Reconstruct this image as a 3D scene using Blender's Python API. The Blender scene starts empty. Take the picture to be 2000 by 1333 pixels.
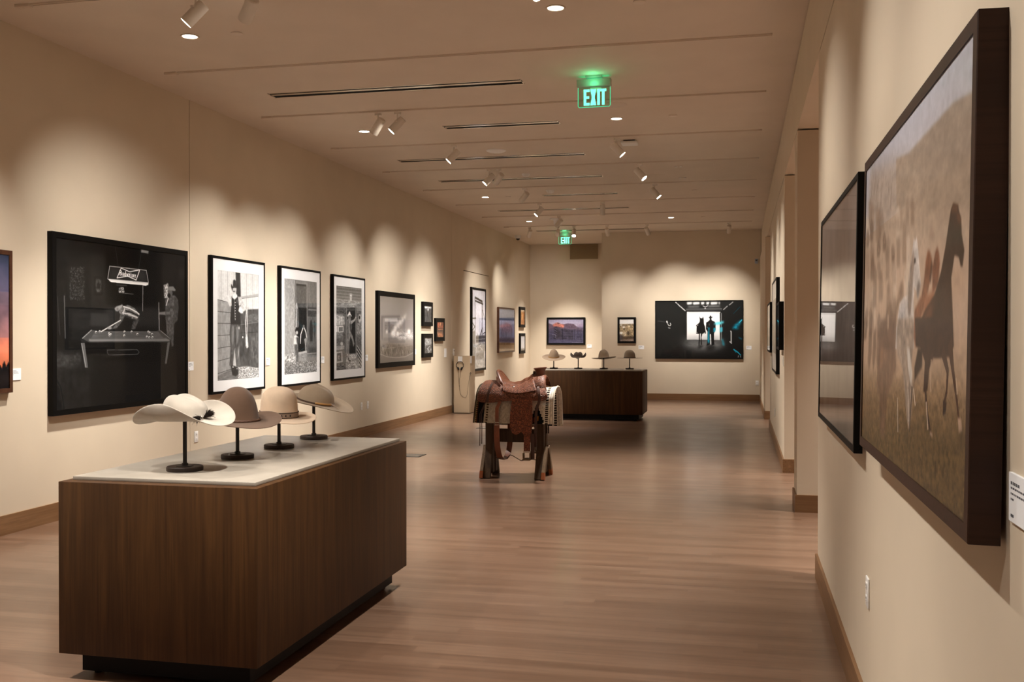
import bpy, bmesh, math, random
import numpy as np
from mathutils import Vector, Matrix, Euler
R = math.radians
SC = bpy.context.scene
COL = SC.collection
random.seed(7)

# ------------------------------------------------------------------ camera
cam_d = bpy.data.cameras.new('camera'); cam = bpy.data.objects.new('camera', cam_d); COL.objects.link(cam)
cam_d.sensor_fit = 'HORIZONTAL'; cam_d.sensor_width = 36.0; cam_d.lens = 36.0*1955/2000
cam_d.clip_start = 0.05; cam_d.clip_end = 100
cam.location = (0, 0, 1.55)
cam.rotation_euler = (math.pi/2 - math.atan(13.5/1955), 0, math.atan(445/1955))
SC.camera = cam
# ------------------------------------------------------------------ world, exposure
w = bpy.data.worlds.new('world'); SC.world = w; w.use_nodes = True
w.node_tree.nodes['Background'].inputs[0].default_value = (0.0, 0.0, 0.0, 1)
w.node_tree.nodes['Background'].inputs[1].default_value = 0.0
vs = SC.view_settings
SC.display_settings.display_device = 'sRGB'
vs.view_transform = 'Standard'; vs.look = 'None'; vs.gamma = 1.0; vs.use_curve_mapping = False
vs.exposure = -0.09
WARM = (1.0, 0.952, 0.88)         # colour of the track lamps
SPOT_W = 315.0                    # watts of one track lamp
DOWN_W = 1330.0                    # watts of one recessed downlight

# room dimensions (metres): camera stands at the origin, the hall runs along +Y
XL, XR, YF, YREC, ZC = -5.53, 0.485, 23.74, 26.5, 3.96

# ------------------------------------------------------------------ helpers
def lin(c):
    c = np.asarray(c, dtype=float)
    return np.where(c <= .04045, c/12.92, ((c+.055)/1.055)**2.4)
def rgb(r, g, b):
    v = lin(np.array([r, g, b])/255.0); return (float(v[0]), float(v[1]), float(v[2]), 1.0)

def mat(name, col, rough=.5, spec=.5, metal=0., emit=None, es=0., coat=0., coat_r=.1):
    m = bpy.data.materials.new(name); m.use_nodes = True
    b = m.node_tree.nodes['Principled BSDF']
    b.inputs['Base Color'].default_value = col if len(col) == 4 else (*col, 1)
    b.inputs['Roughness'].default_value = rough
    b.inputs['Specular IOR Level'].default_value = spec
    b.inputs['Metallic'].default_value = metal
    b.inputs['Coat Weight'].default_value = coat
    b.inputs['Coat Roughness'].default_value = coat_r
    if emit:
        b.inputs['Emission Color'].default_value = (*emit[:3], 1); b.inputs['Emission Strength'].default_value = es
    return m
def nodes(m): return m.node_tree.nodes, m.node_tree.links, m.node_tree.nodes['Principled BSDF']
def nd(m, t, **kw):
    n = m.node_tree.nodes.new(t)
    for k, v in kw.items():
        if k in n.inputs.keys() if hasattr(n.inputs, 'keys') else False: n.inputs[k].default_value = v
        else: setattr(n, k, v)
    return n
def coords(m, scale=(1, 1, 1), loc=(0, 0, 0), rot=(0, 0, 0)):
    tc = nd(m, 'ShaderNodeTexCoord'); mp = nd(m, 'ShaderNodeMapping')
    mp.inputs['Scale'].default_value = scale; mp.inputs['Location'].default_value = loc; mp.inputs['Rotation'].default_value = rot
    m.node_tree.links.new(tc.outputs['Object'], mp.inputs['Vector']); return mp.outputs[0]
def ramp(m, fac, stops):
    r = nd(m, 'ShaderNodeValToRGB'); e = r.color_ramp.elements
    while len(e) < len(stops): e.new(.5)
    for i, (p, c) in enumerate(stops): e[i].position = p; e[i].color = c
    m.node_tree.links.new(fac, r.inputs[0]); return r.outputs[0]
def noise(m, vec, scale, detail=4, rough=.5, dist=0.):
    n = nd(m, 'ShaderNodeTexNoise'); n.inputs['Scale'].default_value = scale; n.inputs['Detail'].default_value = detail
    n.inputs['Roughness'].default_value = rough; n.inputs['Distortion'].default_value = dist
    m.node_tree.links.new(vec, n.inputs['Vector']); return n.outputs[0]
def bump(m, h, strength=.2, dist=.01, target=None):
    b = nd(m, 'ShaderNodeBump'); b.inputs['Strength'].default_value = strength; b.inputs['Distance'].default_value = dist
    m.node_tree.links.new(h, b.inputs['Height']); m.node_tree.links.new(b.outputs[0], nodes(m)[2].inputs['Normal'])
def mix(m, a, b, f, mode='MIX'):
    n = nd(m, 'ShaderNodeMix', data_type='RGBA', blend_type=mode); L = m.node_tree.links
    for s, v in ((0, f), (6, a), (7, b)):
        if isinstance(v, (tuple, float, int)): n.inputs[s].default_value = v
        else: L.new(v, n.inputs[s])
    return n.outputs[2]

def mesh_obj(name, bm, m, parent=None, smooth=False, sharp=None):
    me = bpy.data.meshes.new(name); bm.normal_update(); bm.to_mesh(me); bm.free()
    o = bpy.data.objects.new(name, me); COL.objects.link(o)
    if m is not None: me.materials.append(m)
    if parent: o.parent = parent
    if smooth:
        for p in me.polygons: p.use_smooth = True
        if sharp: me.set_sharp_from_angle(angle=R(sharp))
    return o
def data_obj(name, me, parent=None):
    o = bpy.data.objects.new(name, me); COL.objects.link(o)
    if parent: o.parent = parent
    return o
def tag(o, label, cat, group=None, kind=None):
    o['label'] = label; o['category'] = cat
    if group: o['group'] = group
    if kind: o['kind'] = kind
    return o
def thing(name, label, cat, loc=(0, 0, 0), rot=(0, 0, 0), group=None):
    o = bpy.data.objects.new(name, None); COL.objects.link(o); o.empty_display_size = .1
    o.location = loc; o.rotation_euler = rot
    return tag(o, label, cat, group)
def bx(bm, x0, x1, y0, y1, z0, z1):
    v = [bm.verts.new(p) for p in ((x0,y0,z0),(x1,y0,z0),(x1,y1,z0),(x0,y1,z0),(x0,y0,z1),(x1,y0,z1),(x1,y1,z1),(x0,y1,z1))]
    for f in ((3,2,1,0),(4,5,6,7),(0,1,5,4),(1,2,6,5),(2,3,7,6),(3,0,4,7)): bm.faces.new([v[i] for i in f])
    return v
def box(name, dims, m, parent=None, bev=0.):
    bm = bmesh.new(); bx(bm, *dims)
    if bev: bmesh.ops.bevel(bm, geom=bm.edges[:], offset=bev, segments=2, affect='EDGES', profile=.5)
    return mesh_obj(name, bm, m, parent, smooth=bool(bev), sharp=50)
def lathe(bm, prof, n=32, c=(0, 0, 0), cap=True):
    rings = []
    for r, z in prof:
        if r < 1e-6: rings.append([bm.verts.new((c[0], c[1], c[2]+z))])
        else: rings.append([bm.verts.new((c[0]+r*math.cos(2*math.pi*i/n), c[1]+r*math.sin(2*math.pi*i/n), c[2]+z)) for i in range(n)])
    for a, b in zip(rings, rings[1:]):
        for i in range(n):
            j = (i+1) % n
            if len(a) == 1 and len(b) == 1: continue
            if len(a) == 1: bm.faces.new((a[0], b[j], b[i]))
            elif len(b) == 1: bm.faces.new((a[i], a[j], b[0]))
            else: bm.faces.new((a[i], a[j], b[j], b[i]))
    if cap:
        if len(rings[0]) > 1: bm.faces.new(rings[0][::-1])
        if len(rings[-1]) > 1: bm.faces.new(rings[-1])
def tube(bm, pts, r, n=8, close=False, caps=True, flat=None):
    """a tube through pts; r a radius or a list; flat=(w,h) gives an oblong section"""
    P = [Vector(p) for p in pts]; k = len(P); rings = []
    up = Vector((0, 0, 1))
    for i, p in enumerate(P):
        t = (P[(i+1) % k if close else min(i+1, k-1)] - P[(i-1) % k if close else max(i-1, 0)])
        t = t.normalized() if t.length > 1e-9 else Vector((1, 0, 0))
        a = t.cross(up)
        if a.length < .1: a = t.cross(Vector((0, 1, 0)))
        a.normalize(); b = a.cross(t).normalized()
        rr = r[i] if isinstance(r, (list, tuple)) else r
        rings.append([bm.verts.new(p + a*(math.cos(2*math.pi*j/n)*(flat[0] if flat else rr)) + b*(math.sin(2*math.pi*j/n)*(flat[1] if flat else rr))) for j in range(n)])
    for i in range(k if close else k-1):
        A, B = rings[i], rings[(i+1) % k]
        for j in range(n): bm.faces.new((A[j], A[(j+1) % n], B[(j+1) % n], B[j]))
    if caps and not close: bm.faces.new(rings[0][::-1]); bm.faces.new(rings[-1])
def grid(bm, fn, nu, nv, closeu=False):
    V = [[bm.verts.new(fn(i/(nu if closeu else nu-1), j/(nv-1))) for j in range(nv)] for i in range(nu)]
    for i in range(nu if closeu else nu-1):
        for j in range(nv-1):
            a, b = V[i], V[(i+1) % nu]
            bm.faces.new((a[j], b[j], b[j+1], a[j+1]))
    return V
def spline(pts, n=60):
    """Catmull-Rom through pts"""
    P = [np.array(p, float) for p in pts]; P = [2*P[0]-P[1]] + P + [2*P[-1]-P[-2]]; out = []
    segs = len(P)-3
    for s in range(segs):
        m_ = max(2, n//segs)
        for q in range(m_):
            t = q/m_; a, b, c, d = P[s:s+4]
            out.append(.5*((2*b)+(-a+c)*t+(2*a-5*b+4*c-d)*t*t+(-a+3*b-3*c+d)*t**3))
    out.append(P[-2]); return out
def struct(name, dims, m, label=None):
    bm = bmesh.new()
    for d in (dims if isinstance(dims[0], (list, tuple)) else [dims]): bx(bm, *d)
    o = mesh_obj(name, bm, m); o['kind'] = 'structure'
    return o

# ------------------------------------------------------------------ materials
def paint(name, c, b=.03):
    m = mat(name, c, .75, .25); v = coords(m)
    n = noise(m, v, 2.2, 3); L = m.node_tree.links
    base = ramp(m, n, [(.3, tuple(x*.97 for x in c[:3])+(1,)), (.7, tuple(min(1, x*1.02) for x in c[:3])+(1,))])
    L.new(base, nodes(m)[2].inputs['Base Color']); bump(m, noise(m, v, 260, 2), b, .001); return m
M = {}
M['wall'] = paint('wall_paint', (.63, .53, .405, 1))
M['ceil'] = paint('ceiling_paint', (.68, .585, .485, 1), .02)
def wood(name, dark, light, axis='Z', scale=1., rough=.4, coat=0., coat_r=.15, fig=.5):
    m = mat(name, light, rough, .22, coat=coat, coat_r=coat_r)
    s = {'X': (1.0, 14, 14), 'Y': (14, 1.0, 14), 'Z': (14, 14, 1.0)}[axis]
    v = coords(m, tuple(x*scale for x in s)); L = m.node_tree.links
    fine = noise(m, coords(m, tuple(x*scale*7 if x > 2 else x*scale*2 for x in s)), 1.0, 3, .6)
    big = noise(m, v, .8, 5, .6, 1.4)
    cath = nd(m, 'ShaderNodeTexWave', wave_type='RINGS', rings_direction={'X': 'X', 'Y': 'Y', 'Z': 'Z'}[axis]); L.new(coords(m, tuple(x*scale*.12 if x > 2 else x*scale*.55 for x in s)), cath.inputs['Vector'])
    cath.inputs['Scale'].default_value = 2.0; cath.inputs['Distortion'].default_value = 7; cath.inputs['Detail'].default_value = 3; cath.inputs['Detail Scale'].default_value = .8
    c1 = ramp(m, big, [(.25, dark), (.75, light)])
    c2 = mix(m, c1, tuple(x*.55 for x in dark[:3])+(1,), ramp(m, fine, [(.45, (0, 0, 0, 1)), (.75, (.6, .6, .6, 1))]))
    c3 = mix(m, c2, dark, ramp(m, cath.outputs[0], [(.0, (fig, fig, fig, 1)), (.35, (0, 0, 0, 1))]))
    L.new(c3, nodes(m)[2].inputs['Base Color']); bump(m, fine, .08, .002); return m
M['counter'] = wood('stained_walnut', (.036, .0145, .0045, 1), (.088, .038, .011, 1), 'Z', 1., .55, fig=.35)
M['base'] = wood('oak_baseboard', (.17, .085, .037, 1), (.27, .145, .07, 1), 'X', .8, .45)
M['basey'] = wood('oak_baseboard_long', (.17, .085, .037, 1), (.27, .145, .07, 1), 'Y', .8, .45)
M['darkframe'] = wood('espresso_frame_wood', (.026, .0105, .0065, 1), (.046, .019, .011, 1), 'Z', 1., .45)
M['redframe'] = wood('walnut_frame_wood', (.055, .022, .012, 1), (.10, .042, .022, 1), 'Z', 1., .4)
M['rack'] = wood('weathered_rack_wood', (.045, .026, .015, 1), (.10, .062, .036, 1), 'Z', 1., .6)
M['rackpale'] = wood('pale_rack_wood', (.12, .075, .042, 1), (.22, .145, .085, 1), 'Z', 1., .6)
M['blackframe'] = mat('black_frame', (.004, .0036, .0033), .5, .1)
M['matboard'] = mat('mat_board', (.80, .80, .81), .85, .2)
M['white'] = mat('white_plastic', (.80, .78, .75), .4, .4)
M['card'] = mat('white_card', (.86, .86, .87), .7, .3)
M['ink'] = mat('grey_ink', (.10, .10, .11), .7, .2)
M['black'] = mat('black_paint', (.008, .007, .006), .5, .4)
M['steel'] = mat('blackened_steel', (.018, .015, .013), .42, .5, .3)
M['can'] = mat('spotlight_white', (.72, .66, .58), .45, .4)
M['ceilmetal'] = mat('painted_ceiling_metal', (.66, .56, .46), .45, .4)
M['slotmetal'] = mat('polished_slot_metal', (.75, .70, .62), .18, .5, .85)
M['dark'] = mat('dark_gap', (.006, .005, .004), .8, .1)
M['lens'] = mat('lamp_lens', (1, .95, .85), .4, .3, emit=(1.0, .93, .80), es=26)
M['down'] = mat('downlight_glow', (1, .95, .85), .4, .3, emit=(1.0, .90, .74), es=22)
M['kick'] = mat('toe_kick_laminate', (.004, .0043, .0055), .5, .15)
M['silver'] = mat('polished_silver', (.70, .67, .62), .22, .5, 1.)
M['pedestal'] = paint('pedestal_paint', (.52, .40, .275, 1))
M['rubber'] = mat('black_rubber', (.012, .011, .011), .6, .3)

def floor_material():
    m = mat('oak_strip_floor', (.2, .12, .07), .3, .5, coat=.28, coat_r=.17); n_, L, b = nodes(m); v = coords(m)
    def mth(op, a_, b_=None):
        n = nd(m, 'ShaderNodeMath', operation=op)
        for i, q in enumerate((a_, b_)):
            if q is None: continue
            if isinstance(q, (int, float)): n.inputs[i].default_value = q
            else: L.new(q, n.inputs[i])
        return n.outputs[0]
    def comb(x, y, z=0.):
        n = nd(m, 'ShaderNodeCombineXYZ')
        for i, q in enumerate((x, y, z)):
            if isinstance(q, (int, float)): n.inputs[i].default_value = q
            else: L.new(q, n.inputs[i])
        return n.outputs[0]
    def rnd(vec): n = nd(m, 'ShaderNodeTexWhiteNoise', noise_dimensions='2D'); L.new(vec, n.inputs['Vector']); return n.outputs['Value']
    sep = nd(m, 'ShaderNodeSeparateXYZ'); L.new(v, sep.inputs[0]); X, Y = sep.outputs[0], sep.outputs[1]
    ry = mth('DIVIDE', Y, .083); row = mth('FLOOR', ry); fy = mth('FRACT', ry)
    xs = mth('DIVIDE', mth('ADD', X, mth('MULTIPLY', rnd(comb(row, 1.5)), 1.9)), 1.45); colm = mth('FLOOR', xs); fx = mth('FRACT', xs)
    r1 = rnd(comb(row, colm)); r2 = rnd(comb(colm, mth('ADD', row, 31.7)))
    tone = ramp(m, r1, [(0., (.122, .067, .041, 1)), (.45, (.142, .080, .050, 1)), (1., (.168, .098, .063, 1))])
    gx = mth('ADD', X, mth('MULTIPLY', r2, 40))
    g = noise(m, comb(mth('MULTIPLY', gx, 1.3), mth('MULTIPLY', Y, 30), r1), 1.0, 5, .6, .25)
    f = noise(m, comb(mth('MULTIPLY', gx, 5), mth('MULTIPLY', Y, 130), r1), 1.0, 3, .6)
    grain = ramp(m, g, [(.30, (.74, .71, .68, 1)), (.5, (1, 1, 1, 1)), (.72, (1.10, 1.09, 1.07, 1))])
    c = mix(m, tone, grain, 1.0, 'MULTIPLY')
    c = mix(m, c, (.07, .035, .018, 1), ramp(m, f, [(.52, (0, 0, 0, 1)), (.80, (.36, .36, .36, 1))]))
    gap = mth('LESS_THAN', fy, .02)
    c = mix(m, c, (.05, .026, .014, 1), mth('MULTIPLY', gap, .3))
    L.new(c, b.inputs['Base Color'])
    L.new(ramp(m, noise(m, v, 2.0, 4), [(.3, (.285, .285, .285, 1)), (.7, (.345, .345, .345, 1))]), b.inputs['Roughness'])
    return m
M['floor'] = floor_material()

def glass_material():
    # thin picture glass: reflects more at grazing angles (Schlick), passes the rest
    m = bpy.data.materials.new('picture_glass'); m.use_nodes = True; t = m.node_tree; t.nodes.clear(); N, L = t.nodes.new, t.links.new
    o = N('ShaderNodeOutputMaterial'); mx = N('ShaderNodeMixShader'); tr = N('ShaderNodeBsdfTransparent'); gl = N('ShaderNodeBsdfGlossy'); ge = N('ShaderNodeNewGeometry')
    dt = N('ShaderNodeVectorMath'); dt.operation = 'DOT_PRODUCT'; L(ge.outputs['Normal'], dt.inputs[0]); L(ge.outputs['Incoming'], dt.inputs[1])
    ab = N('ShaderNodeMath'); ab.operation = 'ABSOLUTE'; L(dt.outputs['Value'], ab.inputs[0])
    iv = N('ShaderNodeMath'); iv.operation = 'SUBTRACT'; iv.inputs[0].default_value = 1; L(ab.outputs[0], iv.inputs[1])
    pw = N('ShaderNodeMath'); pw.operation = 'POWER'; L(iv.outputs[0], pw.inputs[0]); pw.inputs[1].default_value = 5
    ma = N('ShaderNodeMath'); ma.operation = 'MULTIPLY_ADD'; L(pw.outputs[0], ma.inputs[0]); ma.inputs[1].default_value = .92; ma.inputs[2].default_value = .028
    gl.inputs['Roughness'].default_value = .01; tr.inputs[0].default_value = (.98, .98, .98, 1)
    L(ma.outputs[0], mx.inputs[0]); L(tr.outputs[0], mx.inputs[1]); L(gl.outputs[0], mx.inputs[2]); L(mx.outputs[0], o.inputs[0])
    return m
M['glass'] = glass_material()
# ------------------------------------------------------------------ room shell
struct('floor', (XL-.3, 4.2, -3.2, 27, -.1, 0), M['floor'])
struct('ceiling', (XL-.3, 4.2, -3.2, 27, ZC, ZC+.12), M['ceil'])
G = .005
DZ, DY0, DY1 = 2.866, 19.80, 21.95
struct('wall_left', [(XL-.1, XL, -3.2, 9.325-G, 0, ZC), (XL-.1, XL, 9.325+G, 18.94-G, 0, ZC), (XL-.1, XL, 18.94+G, DY0, 0, ZC),
                     (XL-.1, XL, DY0, DY1, DZ, ZC), (XL-.1, XL, DY1, YREC, 0, ZC), (XL-.2, XL-.1, -3.2, YREC, 0, ZC)], M['wall'])
d = struct('door_1', (XL-.045, XL-.001, DY0+.007, DY1-.007, .008, DZ-.014), M['wall'])
struct('wall_far', [(-3.21, .46, YF, YF+.12, 0, ZC), (.466, .9, YF, YF+.12, 0, ZC), (-3.21, -3.09, YF+.12, YREC, 0, ZC), (XL-.2, -3.09, YREC, YREC+.12, 0, ZC), (-3.0, .9, YF+.12, YF+.16, 0, ZC)], M['wall'])
struct('wall_near', (XL-.2, 4.2, -3.3, -3.2, 0, ZC), M['wall'])
ZT = 3.318
TH = .34
struct('wall_right_near', (XR, XR+TH, -3.2, 6.62, 0, ZT), M['wall'])
struct('wall_right_pier', (XR, XR+TH, 9.03, 9.45, 0, ZT), M['wall'])
struct('wall_right_middle', (XR, XR+TH, 11.57, 17.0, 0, ZT), M['wall'])
struct('wall_right_end', (.45, XR+TH, 18.75, YF, 0, ZT), M['wall'])
struct('wall_right_header', [(XR, XR+TH, -3.2, YF, ZT+.014, ZC-.014), (XR+.03, XR+TH, -3.2, YF, ZC-.014, ZC)], M['wall'])
struct('wall_side_gallery', [(4.1, 4.2, -3.2, 27, 0, ZC), (XR+TH, 4.1, -3.2, -3.1, 0, ZC), (XR+TH, 4.1, YF, YF+.12, 0, ZC)], M['wall'])
# baseboards
BH = .152
def bb(name, dims, m): return struct(name, dims, m)
bb('baseboard_left', [(XL, XL+.016, -3.2, 19.80, 0, BH), (XL, XL+.016, 21.95, YREC, 0, BH)], M['basey'])
bb('baseboard_far', [(-3.21, XR-.016, YF-.016, YF, 0, BH), (XL, -3.21, YREC-.016, YREC, 0, BH)], M['base'])
bb('baseboard_right_near', [(XR-.016, XR, -3.2, 6.636, 0, BH), (XR, XR+TH, 6.62, 6.636, 0, BH)], M['basey'])
bb('baseboard_right_pier', [(XR-.016, XR, 9.014, 9.466, 0, BH), (XR, XR+TH, 9.014, 9.03, 0, BH), (XR, XR+TH, 9.45, 9.466, 0, BH)], M['base'])
bb('baseboard_right_middle', [(XR-.016, XR, 11.554, 17.016, 0, BH), (XR, XR+TH, 11.554, 11.57, 0, BH)], M['basey'])
bb('baseboard_right_end', [(.434, .45, 18.734, YF-.016, 0, BH), (.45, XR+TH, 18.734, 18.75, 0, BH)], M['base'])

# ------------------------------------------------------------------ ceiling: tracks, slots, downlights
ORD = ['first', 'second', 'third', 'fourth', 'fifth', 'sixth', 'seventh', 'eighth', 'ninth']
TRK0 = [6.36, 8.31, 10.23, 12.16, 14.08, 16.03, 18.0, 19.96, 21.9]
TRK = [.5, 2.46, 4.41]+TRK0
for i, y in enumerate(TRK):
    t = thing('lighting_track', f'{ORD[i-3]} long thin lighting track on the ceiling counted from the camera' if i > 2 else 'ceiling lighting track overhead, out of the photo', 'lighting track', (-5.17, y, ZC), group='ceiling lighting tracks')
    bm = bmesh.new(); L_ = 5.42
    bx(bm, .13, L_, -.019, -.011, -.010, 0); bx(bm, .13, L_, .011, .019, -.010, 0); bx(bm, .13, L_, -.011, .011, -.003, 0)
    mesh_obj('channel', bm, M['ceilmetal'], t)
    box('end_feed', (0, .12, -.024, .024, -.022, 0), M['ceilmetal'], t, .003)
SLOT = [(-4.62, -2.02, 9.34), (-3.36, -2.0, 11.22), (-4.63, -2.02, 13.26), (-4.62, -2.04, 15.16), (-3.34, -2.04, 17.09), (-4.61, -2.06, 19.06), (-4.64, -2.03, 22.96)]
for i, (a, b, y) in enumerate(SLOT):
    t = thing('slot_diffuser', f'{ORD[i]} linear air slot in the ceiling counted from the camera', 'air vent', (a, y, ZC), group='linear air slots')
    bm = bmesh.new(); Lx = b-a
    for (p, q) in ((-.095, -.080), (-.048, .006), (.080, .095)): bx(bm, 0, Lx, p, q, -.0022, 0)
    bx(bm, 0, .014, -.095, .095, -.0022, 0); bx(bm, Lx-.014, Lx, -.095, .095, -.0022, 0)
    mesh_obj('slot_frame', bm, M['slotmetal'], t)
    bm = bmesh.new(); bx(bm, .012, Lx-.012, -.082, -.046, -.001, 0); bx(bm, .012, Lx-.012, .004, .082, -.001, 0)  # flat black strips put the shade inside the slots into colour
    mesh_obj('slot_shade_strip', bm, M['dark'], t)
bm = bmesh.new(); lathe(bm, [(.058, 0), (.074, 0), (.076, -.003), (.072, -.006), (.060, -.006), (.058, -.001)], 32, cap=False); TRIM = mesh_obj('trim_ring', bm, M['ceilmetal'], None, True)
bm = bmesh.new(); lathe(bm, [(0, -.002), (.058, -.002)], 32, cap=False); GLOW = mesh_obj('glowing_disc', bm, M['down'], None)
TRIMD, GLOWD = TRIM.data, GLOW.data; bpy.data.objects.remove(TRIM); bpy.data.objects.remove(GLOW)
DOWN = [(-4.34, 7.33, 'glowing downlight just below the nearest white track spotlight'), (-1.33, 7.29, 'glowing downlight nearest the camera on the right half of the ceiling'),
        (-4.354, 11.22, 'glowing downlight left of the pair of white spotlights'), (-1.348, 11.18, 'glowing downlight behind the nearer green exit sign'),
        (-4.365, 17.07, 'glowing downlight on the left half of the ceiling, in front of the fifth air slot'), (-4.39, 20.95, 'glowing downlight left of the white disc detector above the far exit sign'),
        (-1.39, 20.9, 'glowing downlight far back on the right half of the ceiling'), (-4.42, 25.4, 'glowing downlight in the far recess beside the far exit sign'),
        (-4.34, 3.4, None), (-1.33, 3.4, None), (-2.85, -.5, None), (2.2, 6.2, None), (2.2, 8.6, None), (2.2, 11.0, None), (2.2, 15.0, None), (2.2, 18.2, None)]  # those in the side gallery are unseen, added to brighten piers and soffit
def lamp(name, kind, loc, energy, color, parent=None, **kw):
    l = bpy.data.lights.new(name, kind); l.energy = energy; l.color = color
    for k, v in kw.items(): setattr(l, k, v)
    o = bpy.data.objects.new(name, l); COL.objects.link(o); o.location = loc
    if parent: o.parent = parent
    return o
for x, y, lb in DOWN:
    t = thing('recessed_downlight', lb or 'glowing downlight out of sight', 'ceiling light', (x, y, ZC), group='recessed downlights')
    data_obj('trim_ring', TRIMD, t); data_obj('glowing_disc', GLOWD, t)
    lamp('downlight_lamp', 'SPOT', (0, 0, -.03), DOWN_W*(1.5 if x > 1 else .8 if y < 4 else 1), WARM, t, spot_size=R(76), spot_blend=1.0, shadow_soft_size=.05)

# ------------------------------------------------------------------ track spotlights
bm = bmesh.new(); bx(bm, -.035, .035, -.016, .016, -.05, -.0255); tube(bm, [(0, 0, -.045), (0, 0, -.12)], .008, 10); bx(bm, -.012, .012, -.05, .05, -.132, -.118); ADP = mesh_obj('adapter_and_stem', bm, M['can']); ADPD = ADP.data; bpy.data.objects.remove(ADP)
bm = bmesh.new(); lathe(bm, [(0, .085), (.040, .085), (.046, .078), (.047, -.099), (.0435, -.099), (.0435, -.096), (0, -.096)], 28); CAN = mesh_obj('can', bm, M['can'], None, True, 40); CAND = CAN.data; bpy.data.objects.remove(CAN)
bm = bmesh.new(); lathe(bm, [(0, -.0975), (.0425, -.0975)], 28, cap=False); LEN = mesh_obj('lens', bm, M['lens']); LEND = LEN.data; bpy.data.objects.remove(LEN)
def spot(x, y, tgt, label, power=1., size=64, blend=1.0, on=True):
    t = thing('track_spotlight', label, 'spotlight', (x, y, ZC), group='white track spotlights')
    data_obj('adapter_and_stem', ADPD, t)
    c = data_obj('can', CAND, t)
    v = Vector(tgt) - Vector((x, y, ZC-.16))
    c.location = (0, 0, -.16); c.rotation_mode = 'QUATERNION'; c.rotation_quaternion = (-v).to_track_quat('Z', 'Y')
    data_obj('lens', LEND, c)
    if on: lamp('spot_lamp', 'SPOT', (0, 0, -.105), SPOT_W*power, WARM, c, spot_size=R(size), spot_blend=blend, shadow_soft_size=.035)
    return t
WL, WR = XL, XR
SPOTS = [
 (-3.72, 6.36, (WL, 5.75, 1.75), 'nearest white track spotlight with a glowing lens, at the top left of the ceiling'),
 (-3.31, 6.36, (WL, 8.15, 1.65), 'white track spotlight with no lens showing, cut by the top edge of the photo', 1.25),
 (-3.81, 10.23, (WL, 10.9, 1.65), 'left one of the pair of spotlights below the nearest long air slot', .8),
 (-3.59, 10.23, (WL, 9.6, 1.65), 'glowing right one of the pair of spotlights below the nearest long air slot', 1.),
 (-3.52, 12.16, (WL, 11.55, 1.65), 'glowing spotlight in front of the left end of the third air slot', 1.),
 (-3.54, 14.08, (WL, 13.4, 1.65), 'glowing left one of the two spotlights crossing the fourth air slot', 1.),
 (-3.40, 14.08, (WL, 15.6, 1.65), 'unlit-looking right one of the two spotlights crossing the fourth air slot', 1.5),
 (-3.44, 16.03, (WL, 17.4, 1.65), 'faint pale spotlight hanging from the sixth track, left of the fifth air slot', .9),
 (-3.58, 18.0, (WL, 17.2, 1.6), 'glowing spotlight crossing the left part of the sixth air slot', .5),
 (-2.42, 18.0, (-2.6, 18.7, .9), 'spotlight pointing away over the far counter, crossing the sixth air slot', .5),
 (-3.57, 19.96, (WL, 20.9, 1.75), 'tilted spotlight just above the far exit sign', 1.),
 (-4.58, 21.9, (WL, 23.55, 1.7), 'spotlight pointing straight down left of the far exit sign', .8),
 (-3.94, 21.9, (-4.9, 25.9, 1.8), 'slim spotlight directly in front of the far exit sign', .9),
 (-3.58, 21.9, (-3.35, 20.0, .9), 'glowing spotlight right of the far exit sign', .3),
 (-2.84, 21.9, (-2.55, YF, 1.7), 'left one of the two spotlights at the right end of the last air slot', .7),
 (-1.97, 21.9, (-1.3, YF, 1.9), 'right one of the two spotlights at the right end of the last air slot', 1.),
 (-.23, 21.9, (-.5, YF, 1.8), 'spotlight alone at the far right in front of the end wall', 1.),
 (-1.46, 12.16, (WR, 12.3, 1.7), 'glowing spotlight beside the white box on the right half of the ceiling', .9),
 (-1.37, 14.08, (WR, 13.6, 1.7), 'glowing spotlight right of the long fourth air slot', .9),
 (-1.32, 16.03, (WR, 15.8, 1.7), 'glowing spotlight farthest back of the three on the right half of the ceiling', .8),
 (-1.33, 6.36, (WR, 5.6, 1.8), 'glowing spotlight at the top edge of the photo beside the nearest right downlight', .6),
 (-1.3, 4.41, (WR, 3.4, 1.55), 'spotlight out of sight above', .7), (-1.3, 2.46, (WR, 2.3, 1.55), 'spotlight out of sight above', .6), (-1.3, .5, (WR, .9, 1.6), 'spotlight out of sight above', .5),
 (-4.0, 4.41, (-2.55, 4.9, 1.0), 'spotlight out of sight above', .8), (-2.8, 2.46, (-2.5, 4.9, 1.0), 'spotlight out of sight above', 1.0, 48), (-3.4, 4.41, (WL, 4.0, 1.7), 'spotlight out of sight above', .9), (-3.6, 2.46, (WL, 2.2, 1.7), 'spotlight out of sight above', .9),
]
for s in SPOTS: spot(*s)

# ------------------------------------------------------------------ small ceiling devices
def disc(name, label, cat, x, y, prof, m=None, parts=()):
    bm = bmesh.new(); lathe(bm, prof, 28); o = mesh_obj(name, bm, m or M['ceilmetal'], None, True, 40); o.location = (x, y, ZC); return tag(o, label, cat)
CAP = [(0, -.008), (.042, -.008), (.046, -.005), (.046, 0)]
for x, y, lb in [(-3.93, 7.34, 'small white round cover right of the nearest track spotlight'), (-.72, 11.16, 'faint round cover right of the downlight behind the near exit sign'), (-.738, 17.01, 'faint round cover far right on the ceiling, past the paired tiny lamps'),
                 (-.737, 20.89, 'faint round cover right of the farthest right downlight'), (-.714, 7.29, 'faint round cover cut by the top edge, right of the nearest right downlight'), (-3.96, 17.1, 'small round cover right of the left downlight near the fifth air slot')]:
    disc('sprinkler_cover', lb, 'sprinkler cover', x, y, CAP)['group'] = 'round ceiling covers'
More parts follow.
